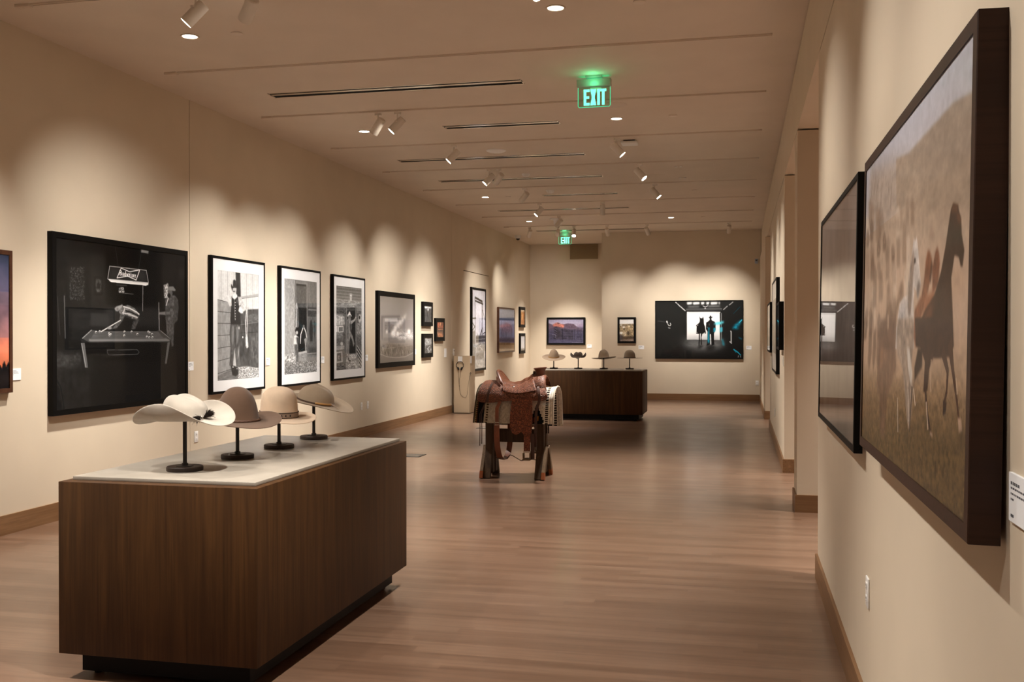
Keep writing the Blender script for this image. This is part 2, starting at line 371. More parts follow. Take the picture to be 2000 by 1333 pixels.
disc('ceiling_speaker', 'white domed round speaker above the third air slot', 'speaker', -3.12, 12.77, [(0, -.03), (.09, -.024), (.125, -.010), (.13, 0)], M['white'])
disc('ceiling_speaker', 'flush faint round speaker plate beside the near exit sign', 'speaker', -1.284, 10.5, [(0, -.004), (.125, -.004), (.13, 0)])
disc('smoke_detector', 'small white smoke detector in front of the fourth air slot', 'smoke detector', -3.14, 14.74, [(0, -.04), (.045, -.036), (.06, -.012), (.065, 0)], M['white'])
disc('smoke_detector', 'small white detector with dark windows at the left end of the fifth air slot', 'smoke detector', -3.1, 16.51, [(0, -.05), (.05, -.045), (.07, -.012), (.075, 0)], M['white'])
disc('motion_sensor', 'white disc with a hanging stub above the far exit sign', 'sensor', -3.75, 20.6, [(0, -.16), (.04, -.15), (.05, -.06), (.06, -.03), (.125, -.02), (.13, 0)], M['white'])
t = thing('wireless_access_point', 'white rectangular box on the ceiling beside a glowing spotlight', 'access point', (-1.344, 12.5, ZC))
box('housing', (-.10, .10, -.10, .10, -.05, -.016), M['white'], t, .012); box('mount', (-.07, .07, -.07, .07, -.016, 0), M['dark'], t)
t = thing('security_camera', 'white dome security camera on the ceiling by the far left wall', 'security camera', (-5.28, 23.85, ZC))
bm = bmesh.new(); lathe(bm, [(.0, -.085), (.06, -.08), (.075, -.05), (.075, 0)], 24); mesh_obj('dome_housing', bm, M['white'], t, True, 40)
bm = bmesh.new(); lathe(bm, [(0, -.125), (.030, -.115), (.045, -.095), (.05, -.08)], 20); mesh_obj('lens_dome', bm, M['black'], t, True)
for i, (x, y, lb) in enumerate([(-.86, 14.55, 'flush white twin ceiling lamp right of the glowing right-hand spotlights, nearer of two'), (-.86, 15.6, 'flush white twin ceiling lamp just before the sixth track, farther of two')]):
    t = thing('emergency_light', lb, 'ceiling light', (x, y, ZC), group='tiny twin emergency lamps')
    box('plate', (-.06, .06, -.03, .03, -.006, 0), M['ceilmetal'], t)
    for s in (-1, 1):
        bm = bmesh.new(); lathe(bm, [(0, -.016), (.016, -.014), (.02, -.006)], 16, (s*.034, 0, 0)); mesh_obj('lamp', bm, M['white'], t, True)
box_o = struct('trim_1', [(-1.9, -1.1, 15.19, 15.196, ZC-.002, ZC), (-1.1, -1.094, 14.9, 15.7, ZC-.002, ZC), (-.37, -.364, 14.35, 14.85, ZC-.002, ZC), (.1, .106, 14.35, 14.85, ZC-.002, ZC)], M['ceilmetal'])

# exit signs
def text_mesh(name, s, size, depth, m, parent, sx=1., loc=(0, 0, 0), rot=(0, 0, 0), thick=0.):
    c = bpy.data.curves.new(name, 'FONT'); c.body = s; c.size = size; c.extrude = depth; c.align_x = 'CENTER'; c.align_y = 'CENTER'; c.offset = thick
    o = bpy.data.objects.new(name, c); COL.objects.link(o)
    dg = bpy.context.evaluated_depsgraph_get(); me = bpy.data.meshes.new_from_object(o.evaluated_get(dg)); bpy.data.objects.remove(o); bpy.data.curves.remove(c)
    me.materials.clear(); me.materials.append(m); me.name = name
    o = bpy.data.objects.new(name, me); COL.objects.link(o); o.parent = parent; o.location = loc; o.rotation_euler = rot; o.scale = (sx, 1, 1)
    return o
M['exitletter'] = mat('exit_letters', (.2, .9, .6), .4, .3, emit=(.16, 1.0, .62), es=1.7)
M['exitedge'] = mat('exit_edge_glow', (.05, .5, .3), .3, .3, emit=(.06, .75, .38), es=1.0)
M['exitslot'] = mat('exit_led_slot', (.05, .5, .3), .3, .3, emit=(.03, .9, .36), es=4)
M['exithouse'] = mat('exit_housing', (.42, .40, .35), .4, .4, .2)
def acrylic():
    m = bpy.data.materials.new('clear_acrylic'); m.use_nodes = True; t = m.node_tree; t.nodes.clear()
    o = t.nodes.new('ShaderNodeOutputMaterial'); mx = t.nodes.new('ShaderNodeMixShader'); tr = t.nodes.new('ShaderNodeBsdfTransparent'); gl = t.nodes.new('ShaderNodeBsdfGlossy')
    tr.inputs[0].default_value = (.80, .97, .86, 1); gl.inputs['Roughness'].default_value = .05; mx.inputs[0].default_value = .06
    t.links.new(tr.outputs[0], mx.inputs[1]); t.links.new(gl.outputs[0], mx.inputs[2]); t.links.new(mx.outputs[0], o.inputs[0]); return m
M['acrylic'] = acrylic()
def exit_sign(loc, label, es):
    t = thing('exit_sign', label, 'exit sign', loc, group='green exit signs')
    box('ceiling_canopy', (-.075, .075, -.045, .045, -.022, 0), M['exithouse'], t, .003)
    box('housing', (-.16, .16, -.034, .034, -.100, -.030), M['exithouse'], t, .004)
    box('led_slot', (-.13, .13, .004, .030, -.030, -.0286), M['exitslot'], t)
    box('clear_panel', (-.150, .150, -.004, .004, -.285, -.100), M['acrylic'], t)
    bm = bmesh.new(); tube(bm, [(-.151, 0, -.105), (-.151, 0, -.276), (-.141, 0, -.287), (.141, 0, -.287), (.151, 0, -.276), (.151, 0, -.105)], .0032, 6); mesh_obj('glowing_edge', bm, M['exitedge'], t)
    lamp('exit_glow_lamp', 'POINT', (0, -.10, -.075), es, (.10, 1.0, .42), t, shadow_soft_size=.06)  # point lamp added in the air before the sign to spread its green glow
    # block letters built stroke by stroke: E X I T
    bm = bmesh.new(); H = .150; z0 = -.272
    def bar(x0, x1, za, zb): bx(bm, x0, x1, -.0065, -.0045, z0+za, z0+zb)
    x = -.098; bar(x, x+.024, 0, H); bar(x+.024, x+.056, 0, .024); bar(x+.024, x+.052, .062, .086); bar(x+.024, x+.056, H-.024, H)
    def slant(xa, xb):
        v = [bm.verts.new(p) for p in ((xa, -.0066, z0), (xa+.026, -.0066, z0), (xb+.026, -.0066, z0+H), (xb, -.0066, z0+H), (xa, -.0046, z0), (xa+.026, -.0046, z0), (xb+.026, -.0046, z0+H), (xb, -.0046, z0+H))]
        for f in ((3,2,1,0),(4,5,6,7),(0,1,5,4),(1,2,6,5),(2,3,7,6),(3,0,4,7)): bm.faces.new([v[i] for i in f])
    slant(-.036, -.006); slant(-.006, -.036)
    bar(.030, .054, 0, H); bar(.058, .114, H-.024, H); bar(.074, .098, 0, H-.024)
    mesh_obj('letters', bm, M['exitletter'], t)
exit_sign((-1.33, 9.30, ZC), 'lit green EXIT sign nearer the camera, on the ceiling', .8)
exit_sign((-4.02, 23.3, ZC), 'small lit green EXIT sign far back by the recess', .5)
# painted air grille high on the recess wall
t = thing('return_air_grille', 'painted dark beige grille high on the recess wall', 'air grille', (-4.06, YREC, 3.555))
M['grille'] = mat('grille_paint', (.30, .215, .125), .6, .3)
box('frame', (-.375, .375, -.03, 0, 0, .39), M['grille'], t, .004)
bm = bmesh.new()
for i in range(12): bx(bm, -.35, .35, -.036, -.03, .03+i*.028, .045+i*.028)
mesh_obj('louvers', bm, M['grille'], t)
# ------------------------------------------------------------------ printed pictures: a small painter
RNG = np.random.default_rng(5)
def vnoise(h, w, cy, cx):
    g = RNG.random((cy+2, cx+2)); y = np.linspace(0, cy, h, endpoint=False); x = np.linspace(0, cx, w, endpoint=False)
    yi = y.astype(int); xi = x.astype(int); fy = (y-yi)[:, None]; fx = (x-xi)[None, :]; fy = fy*fy*(3-2*fy); fx = fx*fx*(3-2*fx)
    return (g[yi][:, xi]*(1-fy)*(1-fx)+g[yi+1][:, xi]*fy*(1-fx)+g[yi][:, xi+1]*(1-fy)*fx+g[yi+1][:, xi+1]*fy*fx)
def fbm(h, w, cy, cx, o=4):
    s = np.zeros((h, w)); a = 1.; t = 0.
    for i in range(o): s += a*vnoise(h, w, max(1, int(cy*2**i)), max(1, int(cx*2**i))); t += a; a *= .55
    return s/t-.5
def blurbox(m, r):
    r = int(round(r))
    if r < 1: return m
    for ax in (0, 1):
        for _ in range(2):
            p = np.pad(m, [(r+1, r) if k == ax else (0, 0) for k in (0, 1)], mode='edge'); c = np.cumsum(p, ax)
            m = (np.take(c, range(2*r+1, c.shape[ax]), ax)-np.take(c, range(0, c.shape[ax]-2*r-1), ax))/(2*r+1)
    return m
def C3(c): return np.array([c, c, c] if isinstance(c, (int, float)) else c, float)/255.
class Art:
    """paints in photo-print coordinates; quad gives the print's corners (TL,TR,BR,BL) in the units used for drawing"""
    def __init__(s, w, h, quad, bg=0):
        s.w, s.h = w, h; s.c = np.zeros((h, w, 3))+C3(bg); A = []
        for (x, y), (u, v) in zip(quad, ((0, 0), (w, 0), (w, h), (0, h))):
            A += [[x, y, 1, 0, 0, 0, -u*x, -u*y, u], [0, 0, 0, x, y, 1, -v*x, -v*y, v]]
        A = np.array(A, float); H = np.linalg.solve(A[:, :8], A[:, 8]); s.H = np.append(H, 1).reshape(3, 3); s.pre = (0, 0, 1)
    def src(s, ox, oy, k): s.pre = (ox, oy, k)
    def T(s, pts):
        p = np.array(pts, float); p = p/s.pre[2]+np.array(s.pre[:2]); q = np.c_[p, np.ones(len(p))]@s.H.T
        return q[:, :2]/q[:, 2:]
    def mask(s, P, blur=0):
        pad = int(blur*3)+2; x0 = max(0, int(P[:, 0].min())-pad); x1 = min(s.w, int(P[:, 0].max())+pad+1); y0 = max(0, int(P[:, 1].min())-pad); y1 = min(s.h, int(P[:, 1].max())+pad+1)
        if x1 <= x0 or y1 <= y0: return None
        X = (np.arange(x0*2, x1*2)+.5)/2; Y = (np.arange(y0*2, y1*2)+.5)/2; ins = np.zeros((len(Y), len(X)), bool)
        for (ax, ay), (bx_, by) in zip(P, np.roll(P, -1, 0)):
            if ay == by: continue
            r = (Y >= min(ay, by)) & (Y < max(ay, by)); xs = ax+(Y[r]-ay)*(bx_-ax)/(by-ay)
            ins[r] ^= X[None, :] > xs[:, None]
        m = ins.reshape(len(Y)//2, 2, len(X)//2, 2).mean((1, 3))
        return (slice(y0, y1), slice(x0, x1)), blurbox(m, blur)
    def put(s, r, col, a=1., tex=0., cell=(40, 40)):
        if r is None: return
        sl, m = r; col = C3(col); m = (m*a)[..., None]
        if tex: col = col[None, None]*(1+tex*2*fbm(m.shape[0], m.shape[1], cell[0], cell[1], 3)[..., None])
        s.c[sl] = s.c[sl]*(1-m)+np.clip(col, 0, 1)*m
    def poly(s, pts, col, blur=0, a=1., tex=0., cell=(12, 12)): s.put(s.mask(s.T(pts), blur), col, a, tex, cell)
    def ell(s, x, y, rx, ry, col, blur=0, a=1., tex=0.):
        t = np.linspace(0, 2*np.pi, 28, endpoint=False); s.poly(np.c_[x+rx*np.cos(t), y+ry*np.sin(t)], col, blur, a, tex)
    def line(s, pts, wd, col, a=1., blur=0):
        P = s.T(pts); wd = wd if isinstance(wd, (list, tuple)) else [wd]*len(P)
        for i in range(len(P)-1):
            d = P[i+1]-P[i]; L = np.hypot(*d)
            if L < 1e-6: continue
            n = np.array([-d[1], d[0]])/L/2; e = d/L*.3*min(wd)
            s.put(s.mask(np.array([P[i]+n*wd[i]-e, P[i+1]+n*wd[i+1]+e, P[i+1]-n*wd[i+1]+e, P[i]-n*wd[i]-e]), blur), col, a)
    def grad(s, y0, y1, c0, c1, a=1., pts=None, blur=0):
        """vertical gradient between canvas heights y0..y1 (fractions), inside pts when given"""
        Y = np.clip((np.arange(s.h)/s.h-y0)/(y1-y0), 0, 1)[:, None, None]; g = C3(c0)*(1-Y)+C3(c1)*Y; g = np.repeat(g, s.w, 1)
        if pts is None: sl = (slice(int(max(0, y0*s.h)), int(y1*s.h)+1 if y1 < 1 else s.h), slice(0, s.w)); m = np.ones((sl[0].stop-sl[0].start, s.w)) if sl[0].stop <= s.h else np.ones((s.h-sl[0].start, s.w))
        else:
            r = s.mask(s.T(pts), blur)
            if r is None: return
            sl, m = r
        m = (m*a)[..., None]; s.c[sl] = s.c[sl]*(1-m)+g[sl]*m
    def grain(s, amp, cy, cx, o=4, pts=None, blur=0, tint=(1, 1, 1)):
        n = fbm(s.h, s.w, cy, cx, o)[..., None]*amp*2*np.array(tint)
        if pts is not None:
            r = s.mask(s.T(pts), blur)
            if r is None: return
            sl, m = r; s.c[sl] += n[sl]*m[..., None]*(s.c[sl]*.8+.12)
        else: s.c += n*(s.c*.8+.12)
    def speck(s, n, pts, cols, size=(1, 2), a=.8):
        P = s.T(pts); lo, hi = P.min(0), P.max(0)
        r = s.mask(P, 0); sl, m = r
        for _ in range(n):
            x, y = lo+(hi-lo)*RNG.random(2); xi, yi = int(x)-sl[1].start, int(y)-sl[0].start
            if 0 <= yi < m.shape[0] and 0 <= xi < m.shape[1] and m[yi, xi] > .5:
                q = RNG.integers(size[0], size[1]+1); c = C3(cols[RNG.integers(len(cols))]); X, Y = int(x), int(y)
                s.c[Y:Y+q, X:X+q] = s.c[Y:Y+q, X:X+q]*(1-a)+c*a
    def mesh(s, name, W, H, m):
        """a W x H metre grid whose corners carry the painted colours"""
        h, w = s.h, s.w; c = np.clip(s.c, 0, 1)
        X, Y = np.meshgrid(np.linspace(-W/2, W/2, w), np.linspace(H/2, -H/2, h)); V = np.stack([X, Y, np.zeros_like(X)], -1).reshape(-1, 3)
        i = np.arange(h*w).reshape(h, w); F = np.stack([i[:-1, :-1], i[1:, :-1], i[1:, 1:], i[:-1, 1:]], -1).reshape(-1)
        nf = (h-1)*(w-1); me = bpy.data.meshes.new(name); me.vertices.add(h*w); me.vertices.foreach_set('co', V.astype(np.float32).ravel())
        me.loops.add(nf*4); me.loops.foreach_set('vertex_index', F.astype(np.int32)); me.polygons.add(nf)
        me.polygons.foreach_set('loop_start', np.arange(0, nf*4, 4, dtype=np.int32)); me.polygons.foreach_set('loop_total', np.full(nf, 4, np.int32)); me.update(calc_edges=True)
        at = me.color_attributes.new('ink', 'FLOAT_COLOR', 'POINT'); at.data.foreach_set('color', np.c_[lin(c).reshape(-1, 3), np.ones(h*w)].astype(np.float32).ravel())
        me.materials.append(m); return me
def print_mat(name, rough, coat=0., coat_r=.1):
    m = mat(name, (.5, .5, .5), rough, .15, coat=coat, coat_r=coat_r); a = nd(m, 'ShaderNodeVertexColor', layer_name='ink'); m.node_tree.links.new(a.outputs[0], nodes(m)[2].inputs['Base Color']); return m
M['print'] = print_mat('matte_photo_print', .7); M['gloss'] = print_mat('gloss_photo_print', .45, .16, .16)

def ring(bm, w, h, t, z0, z1, ch=.002):
    """a mitred rectangular frame: outer size w x h, face width t, from depth z0 to z1"""
    def lp(a, b, z): return [bm.verts.new(p) for p in ((-a, -b, z), (a, -b, z), (a, b, z), (-a, b, z))]
    A, B = w/2, h/2
    L = [lp(A, B, z0), lp(A, B, z1-ch), lp(A-ch, B-ch, z1), lp(A-t, B-t, z1), lp(A-t, B-t, z0)]
    for p, q in zip(L, L[1:]+L[:1]):
        for i in range(4): bm.faces.new((p[i], p[(i+1) % 4], q[(i+1) % 4], q[i]))
PAPER = {}
def picture(art, label, wall, u0, u1, zb, zt, depth, face, fm, mb=None, glass=True, tilt=0., pm=None, stand=0., rec=.0075):
    """hang a framed photograph. wall: 'L' left, 'R' right, 'F' far, 'C' recess; u0..u1 along the wall; mb = mat widths (left, right, top, bottom)"""
    W, H = u1-u0, zt-zb; c = (u0+u1)/2; zm = (zb+zt)/2
    loc, rz = {'L': ((XL+stand, c, zm), R(90)), 'R': ((XR-stand, c, zm), R(-90)), 'F': ((c, YF-stand, zm), 0), 'C': ((c, YREC-stand, zm), 0)}[wall]
    t = thing('framed_photograph', label, 'picture', loc, (0, 0, 0), 'framed photographs on the gallery walls')
    t.rotation_euler = (R(90)+tilt, 0, rz)
    bm = bmesh.new(); ring(bm, W, H, face, 0, depth); mesh_obj('frame', bm, fm, t)
    iw, ih = W-2*face, H-2*face; ox = oy = 0
    if mb:
        bmm = bmesh.new(); l, r, tp, b = mb; a = [(-iw/2, -ih/2), (iw/2, -ih/2), (iw/2, ih/2), (-iw/2, ih/2)]; q = [(-iw/2+l, -ih/2+b), (iw/2-r, -ih/2+b), (iw/2-r, ih/2-tp), (-iw/2+l, ih/2-tp)]
        za = depth-rec+.0025
        va = [bmm.verts.new((*p, za)) for p in a]; vb = [bmm.verts.new((*p, za)) for p in q]; vc = [bmm.verts.new((*p, za-.002)) for p in q]
        for i in range(4):
            j = (i+1) % 4; bmm.faces.new((va[i], va[j], vb[j], vb[i])); bmm.faces.new((vb[i], vb[j], vc[j], vc[i]))
        mesh_obj('mat_board', bmm, M['matboard'], t)
        ox, oy = (l-r)/2, (b-tp)/2; iw, ih = iw-l-r, ih-tp-b
    p = data_obj('photo_print', art.mesh('photo_print', iw, ih, pm or M['print']), t); p.location = (ox, oy, depth-rec)
    if glass:
        iw, ih = W-2*face, H-2*face; bmm = bmesh.new(); v = [bmm.verts.new((x, y, depth-.0025)) for x, y in ((-iw/2, -ih/2), (iw/2, -ih/2), (iw/2, ih/2), (-iw/2, ih/2))]; bmm.faces.new(v)
        mesh_obj('glazing', bmm, M['glass'], t)
    box('backing_board', (-(W-2*face)/2, (W-2*face)/2, -(H-2*face)/2, (H-2*face)/2, .002, .008), M['rackpale'], t)
    return t
def D(*v): return list(zip(v[::2], v[1::2]))

# --- sunset sky over black trees (left edge of the photo)
a = Art(200, 200, D(0,0, 100,0, 100,100, 0,100), (70, 75, 105)); a.grad(0, .28, (62, 72, 108), (92, 88, 118)); a.grad(.28, .62, (110, 92, 112), (150, 108, 108)); a.grad(.62, .84, (190, 118, 100), (216, 116, 74)); a.grain(.5, 5, 4, 5, None, 0, (1.1, .85, .8))
for x in range(0, 102, 3): hh = 80+RNG.random()*9; a.poly(D(x-3,101, x-1,hh, x+.5,hh-3, x+2,hh+2, x+4,101), (14, 12, 14))
picture(a, 'walnut framed sunset sky over black trees, cut by the left edge', 'L', 5.14, 6.70, 1.098, 2.195, .042, .035, M['redframe'])

# --- pool hall
a = Art(480, 400, D(97,76, 957,196, 960,1160, 100,1256), 22); a.grain(.10, 6, 6, 4)
a.poly(D(95,1260, 95,830, 250,860, 330,900, 330,1250), 34, 8, .8, .5); a.poly(D(100,870, 260,865, 270,930, 100,990), 58, 6, .8, .6)
for (x0, y0, x1, y1, c) in ((95,80,185,245,30), (330,190,430,560,33), (185,265,290,500,27), (205,590,455,780,31), (810,230,885,560,30), (920,285,952,360,40)): a.poly(D(x0,y0, x1,y0, x1,y1, x0,y1), c, 2, .8)
a.speck(260, D(190,275, 285,275, 285,500, 190,500), [70, 55, 45], (2, 4)); a.poly(D(352,340, 412,345, 410,475, 352,472), 18); a.poly(D(364,360, 402,362, 400,450, 364,450), 60, 2, 1, .8); a.ell(382, 405, 13, 22, 30, 1)
a.poly(D(430,540, 800,560, 800,690, 430,680), 46, 8, .9); a.poly(D(430,140, 800,180, 800,545, 430,535), 14, 3)
a.poly(D(330,590, 450,600, 450,685, 330,680), 52, 2, .8); a.line(D(155,475, 162,765), 3, 95, .8); a.line(D(110,480, 126,740), 2, 70, .7)
a.poly(D(665,155, 715,165, 713,186, 664,178), 135, 1); a.line(D(493,140, 513,275), 1.2, 75); a.line(D(665,190, 648,290), 1.2, 80)
a.poly(D(456,272, 700,300, 714,384, 443,360), 36); a.poly(D(470,285, 690,306, 700,370, 455,350), 58, 8, .9); a.line(D(456,272, 700,300, 714,384, 443,360, 456,272), 1.6, 190); a.poly(D(446,362, 714,386, 712,402, 462,378), 236); a.poly(D(455,374, 705,398, 700,404, 470,382), 255)
BT = D(532,285, 588,310, 656,297, 632,366, 575,340, 505,352, 532,285); a.line(BT, 2.2, 240)
LET = {'B': [(0,0,0,1),(0,0,.7,.1,.7,.4,0,.5,.8,.6,.8,.95,0,1)], 'u': [(0,.4,0,.9,.5,1,.7,.8,.7,.4,.75,1)], 'd': [(.7,0,.7,1,.1,.95,.05,.5,.7,.5)], 'w': [(0,.4,.15,1,.4,.5,.65,1,.85,.4)], 'e': [(0,.7,.6,.65,.5,.4,.1,.45,.05,.9,.6,.95)], 'i': [(.2,.45,.2,1),(.2,.15,.2,.25)], 's': [(.6,.45,.1,.5,.55,.75,.5,1,0,.95)], 'r': [(.1,.45,.1,1),(.1,.6,.3,.45,.6,.45)]}
xx = 524.
for ch, wd in zip('Budweiser', (17, 13, 14, 17, 11, 7, 11, 11, 11)):
    for st in LET[ch]:
        fy = lambda x: 302+(x-524)*.16
        a.line([(xx+st[i]*wd*.8, fy(xx)+st[i+1]*31) for i in range(0, len(st), 2)], 1.9, 255)
    xx += wd
a.line(D(677,402, 675,578), 2, 150); a.speck(60, D(515,415, 550,415, 550,450, 515,450), [200, 120], (2, 3)); a.line(D(540,455, 615,463), 1.4, 120); a.line(D(500,400, 570,405), 1.5, 90)
# table
a.poly(D(262,790, 850,790, 820,925, 540,925, 310,900, 268,820), 17); a.poly(D(350,708, 790,712, 830,765, 318,770), 84, 1, 1, .15); a.poly(D(340,704, 790,708, 790,716, 345,714), 24); a.poly(D(338,706, 360,712, 318,790, 270,766), 70); a.line(D(336,708, 276,764), 2, 150); a.poly(D(770,710, 795,712, 865,772, 832,782), 66); a.line(D(795,712, 864,770), 2, 140)
a.poly(D(318,768, 832,764, 858,776, 855,788, 318,790), 118, 1); a.line(D(318,789, 850,787), 2, 60); a.poly(D(258,765, 280,768, 318,792, 268,790), 40)
a.poly(D(265,796, 290,796, 312,965, 292,965), 92); a.line(D(270,800, 298,960), 1.5, 160); a.poly(D(842,792, 858,790, 836,938, 824,938), 96); a.line(D(440,845, 640,842, 652,860, 640,874, 450,878, 440,860, 440,845), 1.4, 84); a.poly(D(430,890, 620,890, 620,912, 430,912), 12)
for x, y in D(366,722, 390,718, 452,732, 463,738, 456,744, 555,720, 553,746, 602,720, 641,736, 713,720, 722,726, 738,736, 704,754, 720,758, 741,758): a.ell(x, y, 6.5, 8.5, 205, 0); a.ell(x+1, y+3, 5, 4, 60, 0)
# bending player
a.poly(D(520,690, 600,705, 640,700, 655,620, 640,570, 590,535, 545,560, 540,640), 30); a.poly(D(470,700, 500,698, 545,640, 560,600, 545,570, 528,600, 520,640), 92, 1, 1, .5)
a.poly(D(515,575, 530,555, 575,535, 625,560, 655,605, 640,640, 600,632, 560,610, 545,600, 525,598), 118, 1, 1, .6); a.line(D(548,548, 590,560, 635,585, 652,600), 3.5, 215); a.line(D(540,590, 580,598, 622,615, 640,622), 3, 200); a.line(D(562,575, 605,590, 645,610), 4, 45); a.line(D(545,600, 556,560), 3, 200); a.line(D(560,612, 600,625), 5, 55)
a.poly(D(600,702, 612,650, 650,625, 652,640, 630,690, 625,703), 75, 1, 1, .5); a.poly(D(488,560, 500,548, 540,532, 545,545, 520,570, 510,580, 496,578), 165, 1); a.ell(520, 522, 17, 14, 20, 1); a.ell(560, 522, 20, 10, 15, 2); a.ell(508, 565, 8, 10, 120, 1)
a.line(D(398,720, 530,640), 2.6, 210); a.ell(455, 694, 16, 10, 150, 1)
# standing man
a.poly(D(826,500, 858,470, 890,470, 912,500, 916,560, 905,640, 880,672, 832,668, 826,600), 84, 1, 1, .5); a.poly(D(832,668, 886,662, 882,820, 870,822, 862,770, 836,740), 78, 1, 1, .4); a.poly(D(828,580, 786,586, 780,600, 828,606), 120, 1); a.line(D(783,520, 786,710), 2.6, 160); a.line(D(848,485, 832,540), 3, 205); a.poly(D(890,500, 912,510, 912,640, 880,660, 885,600), 66, 1, .9, .4)
a.poly(D(816,400, 846,385, 846,490, 818,488), 150, 1, 1, .9); a.ell(860, 455, 15, 24, 92, 1); a.ell(852, 472, 10, 16, 26, 1); a.poly(D(842,432, 850,410, 880,408, 896,432, 892,442, 850,436), 120, 1)
a.c = np.clip(a.c*1.08-.05, .004, 1)
picture(a, 'large black framed black and white photo of a pool hall', 'L', 7.15, 9.21, .875, 2.395, .05, .048, M['blackframe'])

# --- cowboy leaning on boards, rope in hand
a = Art(190, 380, D(104,148, 498,180, 498,1160, 103,1195), 190)
a.poly(D(100,140, 500,170, 500,515, 100,430), 208); 
for i in range(14): x = 112+i*30; a.line(D(x,140, x,520), 2, 165 if i % 2 else 226, .8)
a.poly(D(278,160, 322,165, 328,395, 285,395), 52, 1, 1, .3); a.poly(D(330,392, 498,360, 498,382, 335,412), 165, 1); a.line(D(335,412, 498,384), 1.5, 90)
a.poly(D(100,425, 240,455, 240,1100, 100,1150), 150, 1, 1, .15)
for y0, y1 in ((425,455),(538,548),(650,650),(768,755),(888,862),(1010,970),(1128,1080)): a.line(D(100,y0, 240,y1), 2, 60)
a.poly(D(310,520, 498,505, 498,1070, 310,1060), 72, 1, 1, .35); a.poly(D(360,560, 498,550, 498,630, 360,640), 92, 2, 1, .3); a.line(D(320,660, 498,630), 2.5, 130, .7); a.line(D(310,740, 498,725), 2, 40); a.poly(D(420,745, 498,735, 498,1050, 420,1050), 92, 6, .8, .5)
a.poly(D(100,1150, 240,1080, 498,1075, 498,1165, 100,1200), 112, 1, 1, .3); a.poly(D(310,1060, 400,1055, 498,1075, 498,1162, 300,1172), 178, 2, 1, .9, (30, 30)); a.speck(200, D(310,1065, 498,1080, 498,1160, 305,1168), [235, 120, 90], (1, 2))
# figure
a.poly(D(232,640, 318,640, 322,740, 300,940, 328,1060, 285,1060, 268,880, 250,1060, 218,1050, 228,880, 220,730), 78, 1, 1, .4); a.poly(D(246,668, 262,668, 256,830, 238,900, 240,760), 150, 3, .7); a.poly(D(282,680, 308,680, 300,830, 285,850), 140, 3, .7); a.line(D(270,680, 272,880), 2, 40); a.poly(D(290,880, 305,930, 326,1050, 300,1055, 282,960), 120, 2, .6)
a.poly(D(230,1050, 262,1050, 300,1065, 302,1130, 280,1150, 245,1140), 46, 1, 1, .4); a.ell(252, 1062, 6, 6, 220); a.ell(290, 1078, 5, 5, 190)
a.poly(D(240,395, 262,380, 300,385, 322,400, 328,470, 322,560, 326,660, 230,655, 228,600, 236,480), 44, 1, 1, .2); a.poly(D(286,420, 304,425, 300,455, 282,450), 75, 1)
a.poly(D(150,405, 180,380, 236,390, 240,480, 222,490, 205,450, 160,430), 214, 1, 1, .1); a.poly(D(300,392, 330,400, 372,490, 378,520, 345,540, 338,470, 310,480), 198, 1, 1, .2); a.poly(D(318,475, 345,520, 350,550, 328,552, 304,530), 232, 1)
a.poly(D(252,372, 292,372, 296,395, 268,425, 244,400), 220, 1); a.line(D(265,420, 273,620), 2, 120); 
for y in range(450, 625, 26): a.ell(274, y, 3.5, 5, 210)
a.ell(268, 322, 19, 38, 185, 1); a.ell(262, 345, 12, 5, 70, 1); a.ell(258, 312, 4, 3, 90); a.ell(278, 312, 4, 3, 90); a.poly(D(236,270, 250,300, 286,296, 300,268, 305,290, 292,330, 288,308, 252,312, 248,345, 234,300), 38, 1); a.poly(D(250,300, 256,240, 268,232, 280,244, 286,298), 46, 1); a.poly(D(296,300, 302,350, 286,375, 290,330), 60, 1)
a.line(D(382,515, 374,640, 378,775), 3.2, 222); a.line(D(390,515, 388,640, 386,775), 2.8, 210); a.poly(D(372,775, 392,770, 400,870, 385,885, 374,860), 215, 1, 1, .3); a.ell(346, 778, 5, 10, 235); a.ell(310, 690, 5, 14, 200); a.grain(.06, 60, 40, 2)
PRT = a
picture(a, 'tall black framed portrait of a cowboy leaning on planks, rope hanging beside him', 'L', 9.69, 10.92, .902, 2.394, .045, .028, M['blackframe'], (.10, .13, .125, .115))

# --- boys at a doorway
a = Art(180, 360, D(90,143, 427,186, 432,1138, 97,1168), 120)
a.poly(D(88,140, 205,150, 205,950, 95,980), 150, 1, 1, .15, (30, 12)); a.poly(D(320,180, 430,186, 432,960, 330,950), 110, 1, 1, .15); a.poly(D(330,450, 430,458, 430,560, 330,550), 66, 1, 1, .2); a.line(D(345,478, 428,484), 5, 150, .7); a.poly(D(332,560, 430,560, 430,940, 332,900), 96, 3, 1, .2)
a.poly(D(206,185, 330,192, 330,220, 206,215), 128, 1); a.line(D(206,160, 208,640), 2, 70); a.line(D(330,195, 334,900), 2.5, 140); a.poly(D(216,205, 318,212, 322,460, 216,450), 84, 1, 1, .2); a.poly(D(216,200, 320,215, 316,232, 218,222), 40, 1); a.poly(D(216,450, 324,460, 330,930, 240,930, 216,680), 26, 2, 1, .3); a.line(D(250,480, 250,640), 5, 44, .7); a.line(D(285,480, 285,640), 5, 38, .7)
a.poly(D(360,610, 372,580, 384,612, 390,690, 386,815, 362,815, 352,700), 46, 2); a.poly(D(398,610, 408,590, 418,620, 424,700, 412,800, 398,720), 58, 2)
a.poly(D(205,455, 220,395, 236,460, 242,665, 192,668), 150, 1, 1, .3); a.line(D(212,470, 204,660), 3, 70); a.line(D(226,470, 232,660), 3.5, 60); a.line(D(220,410, 219,660), 2, 200)
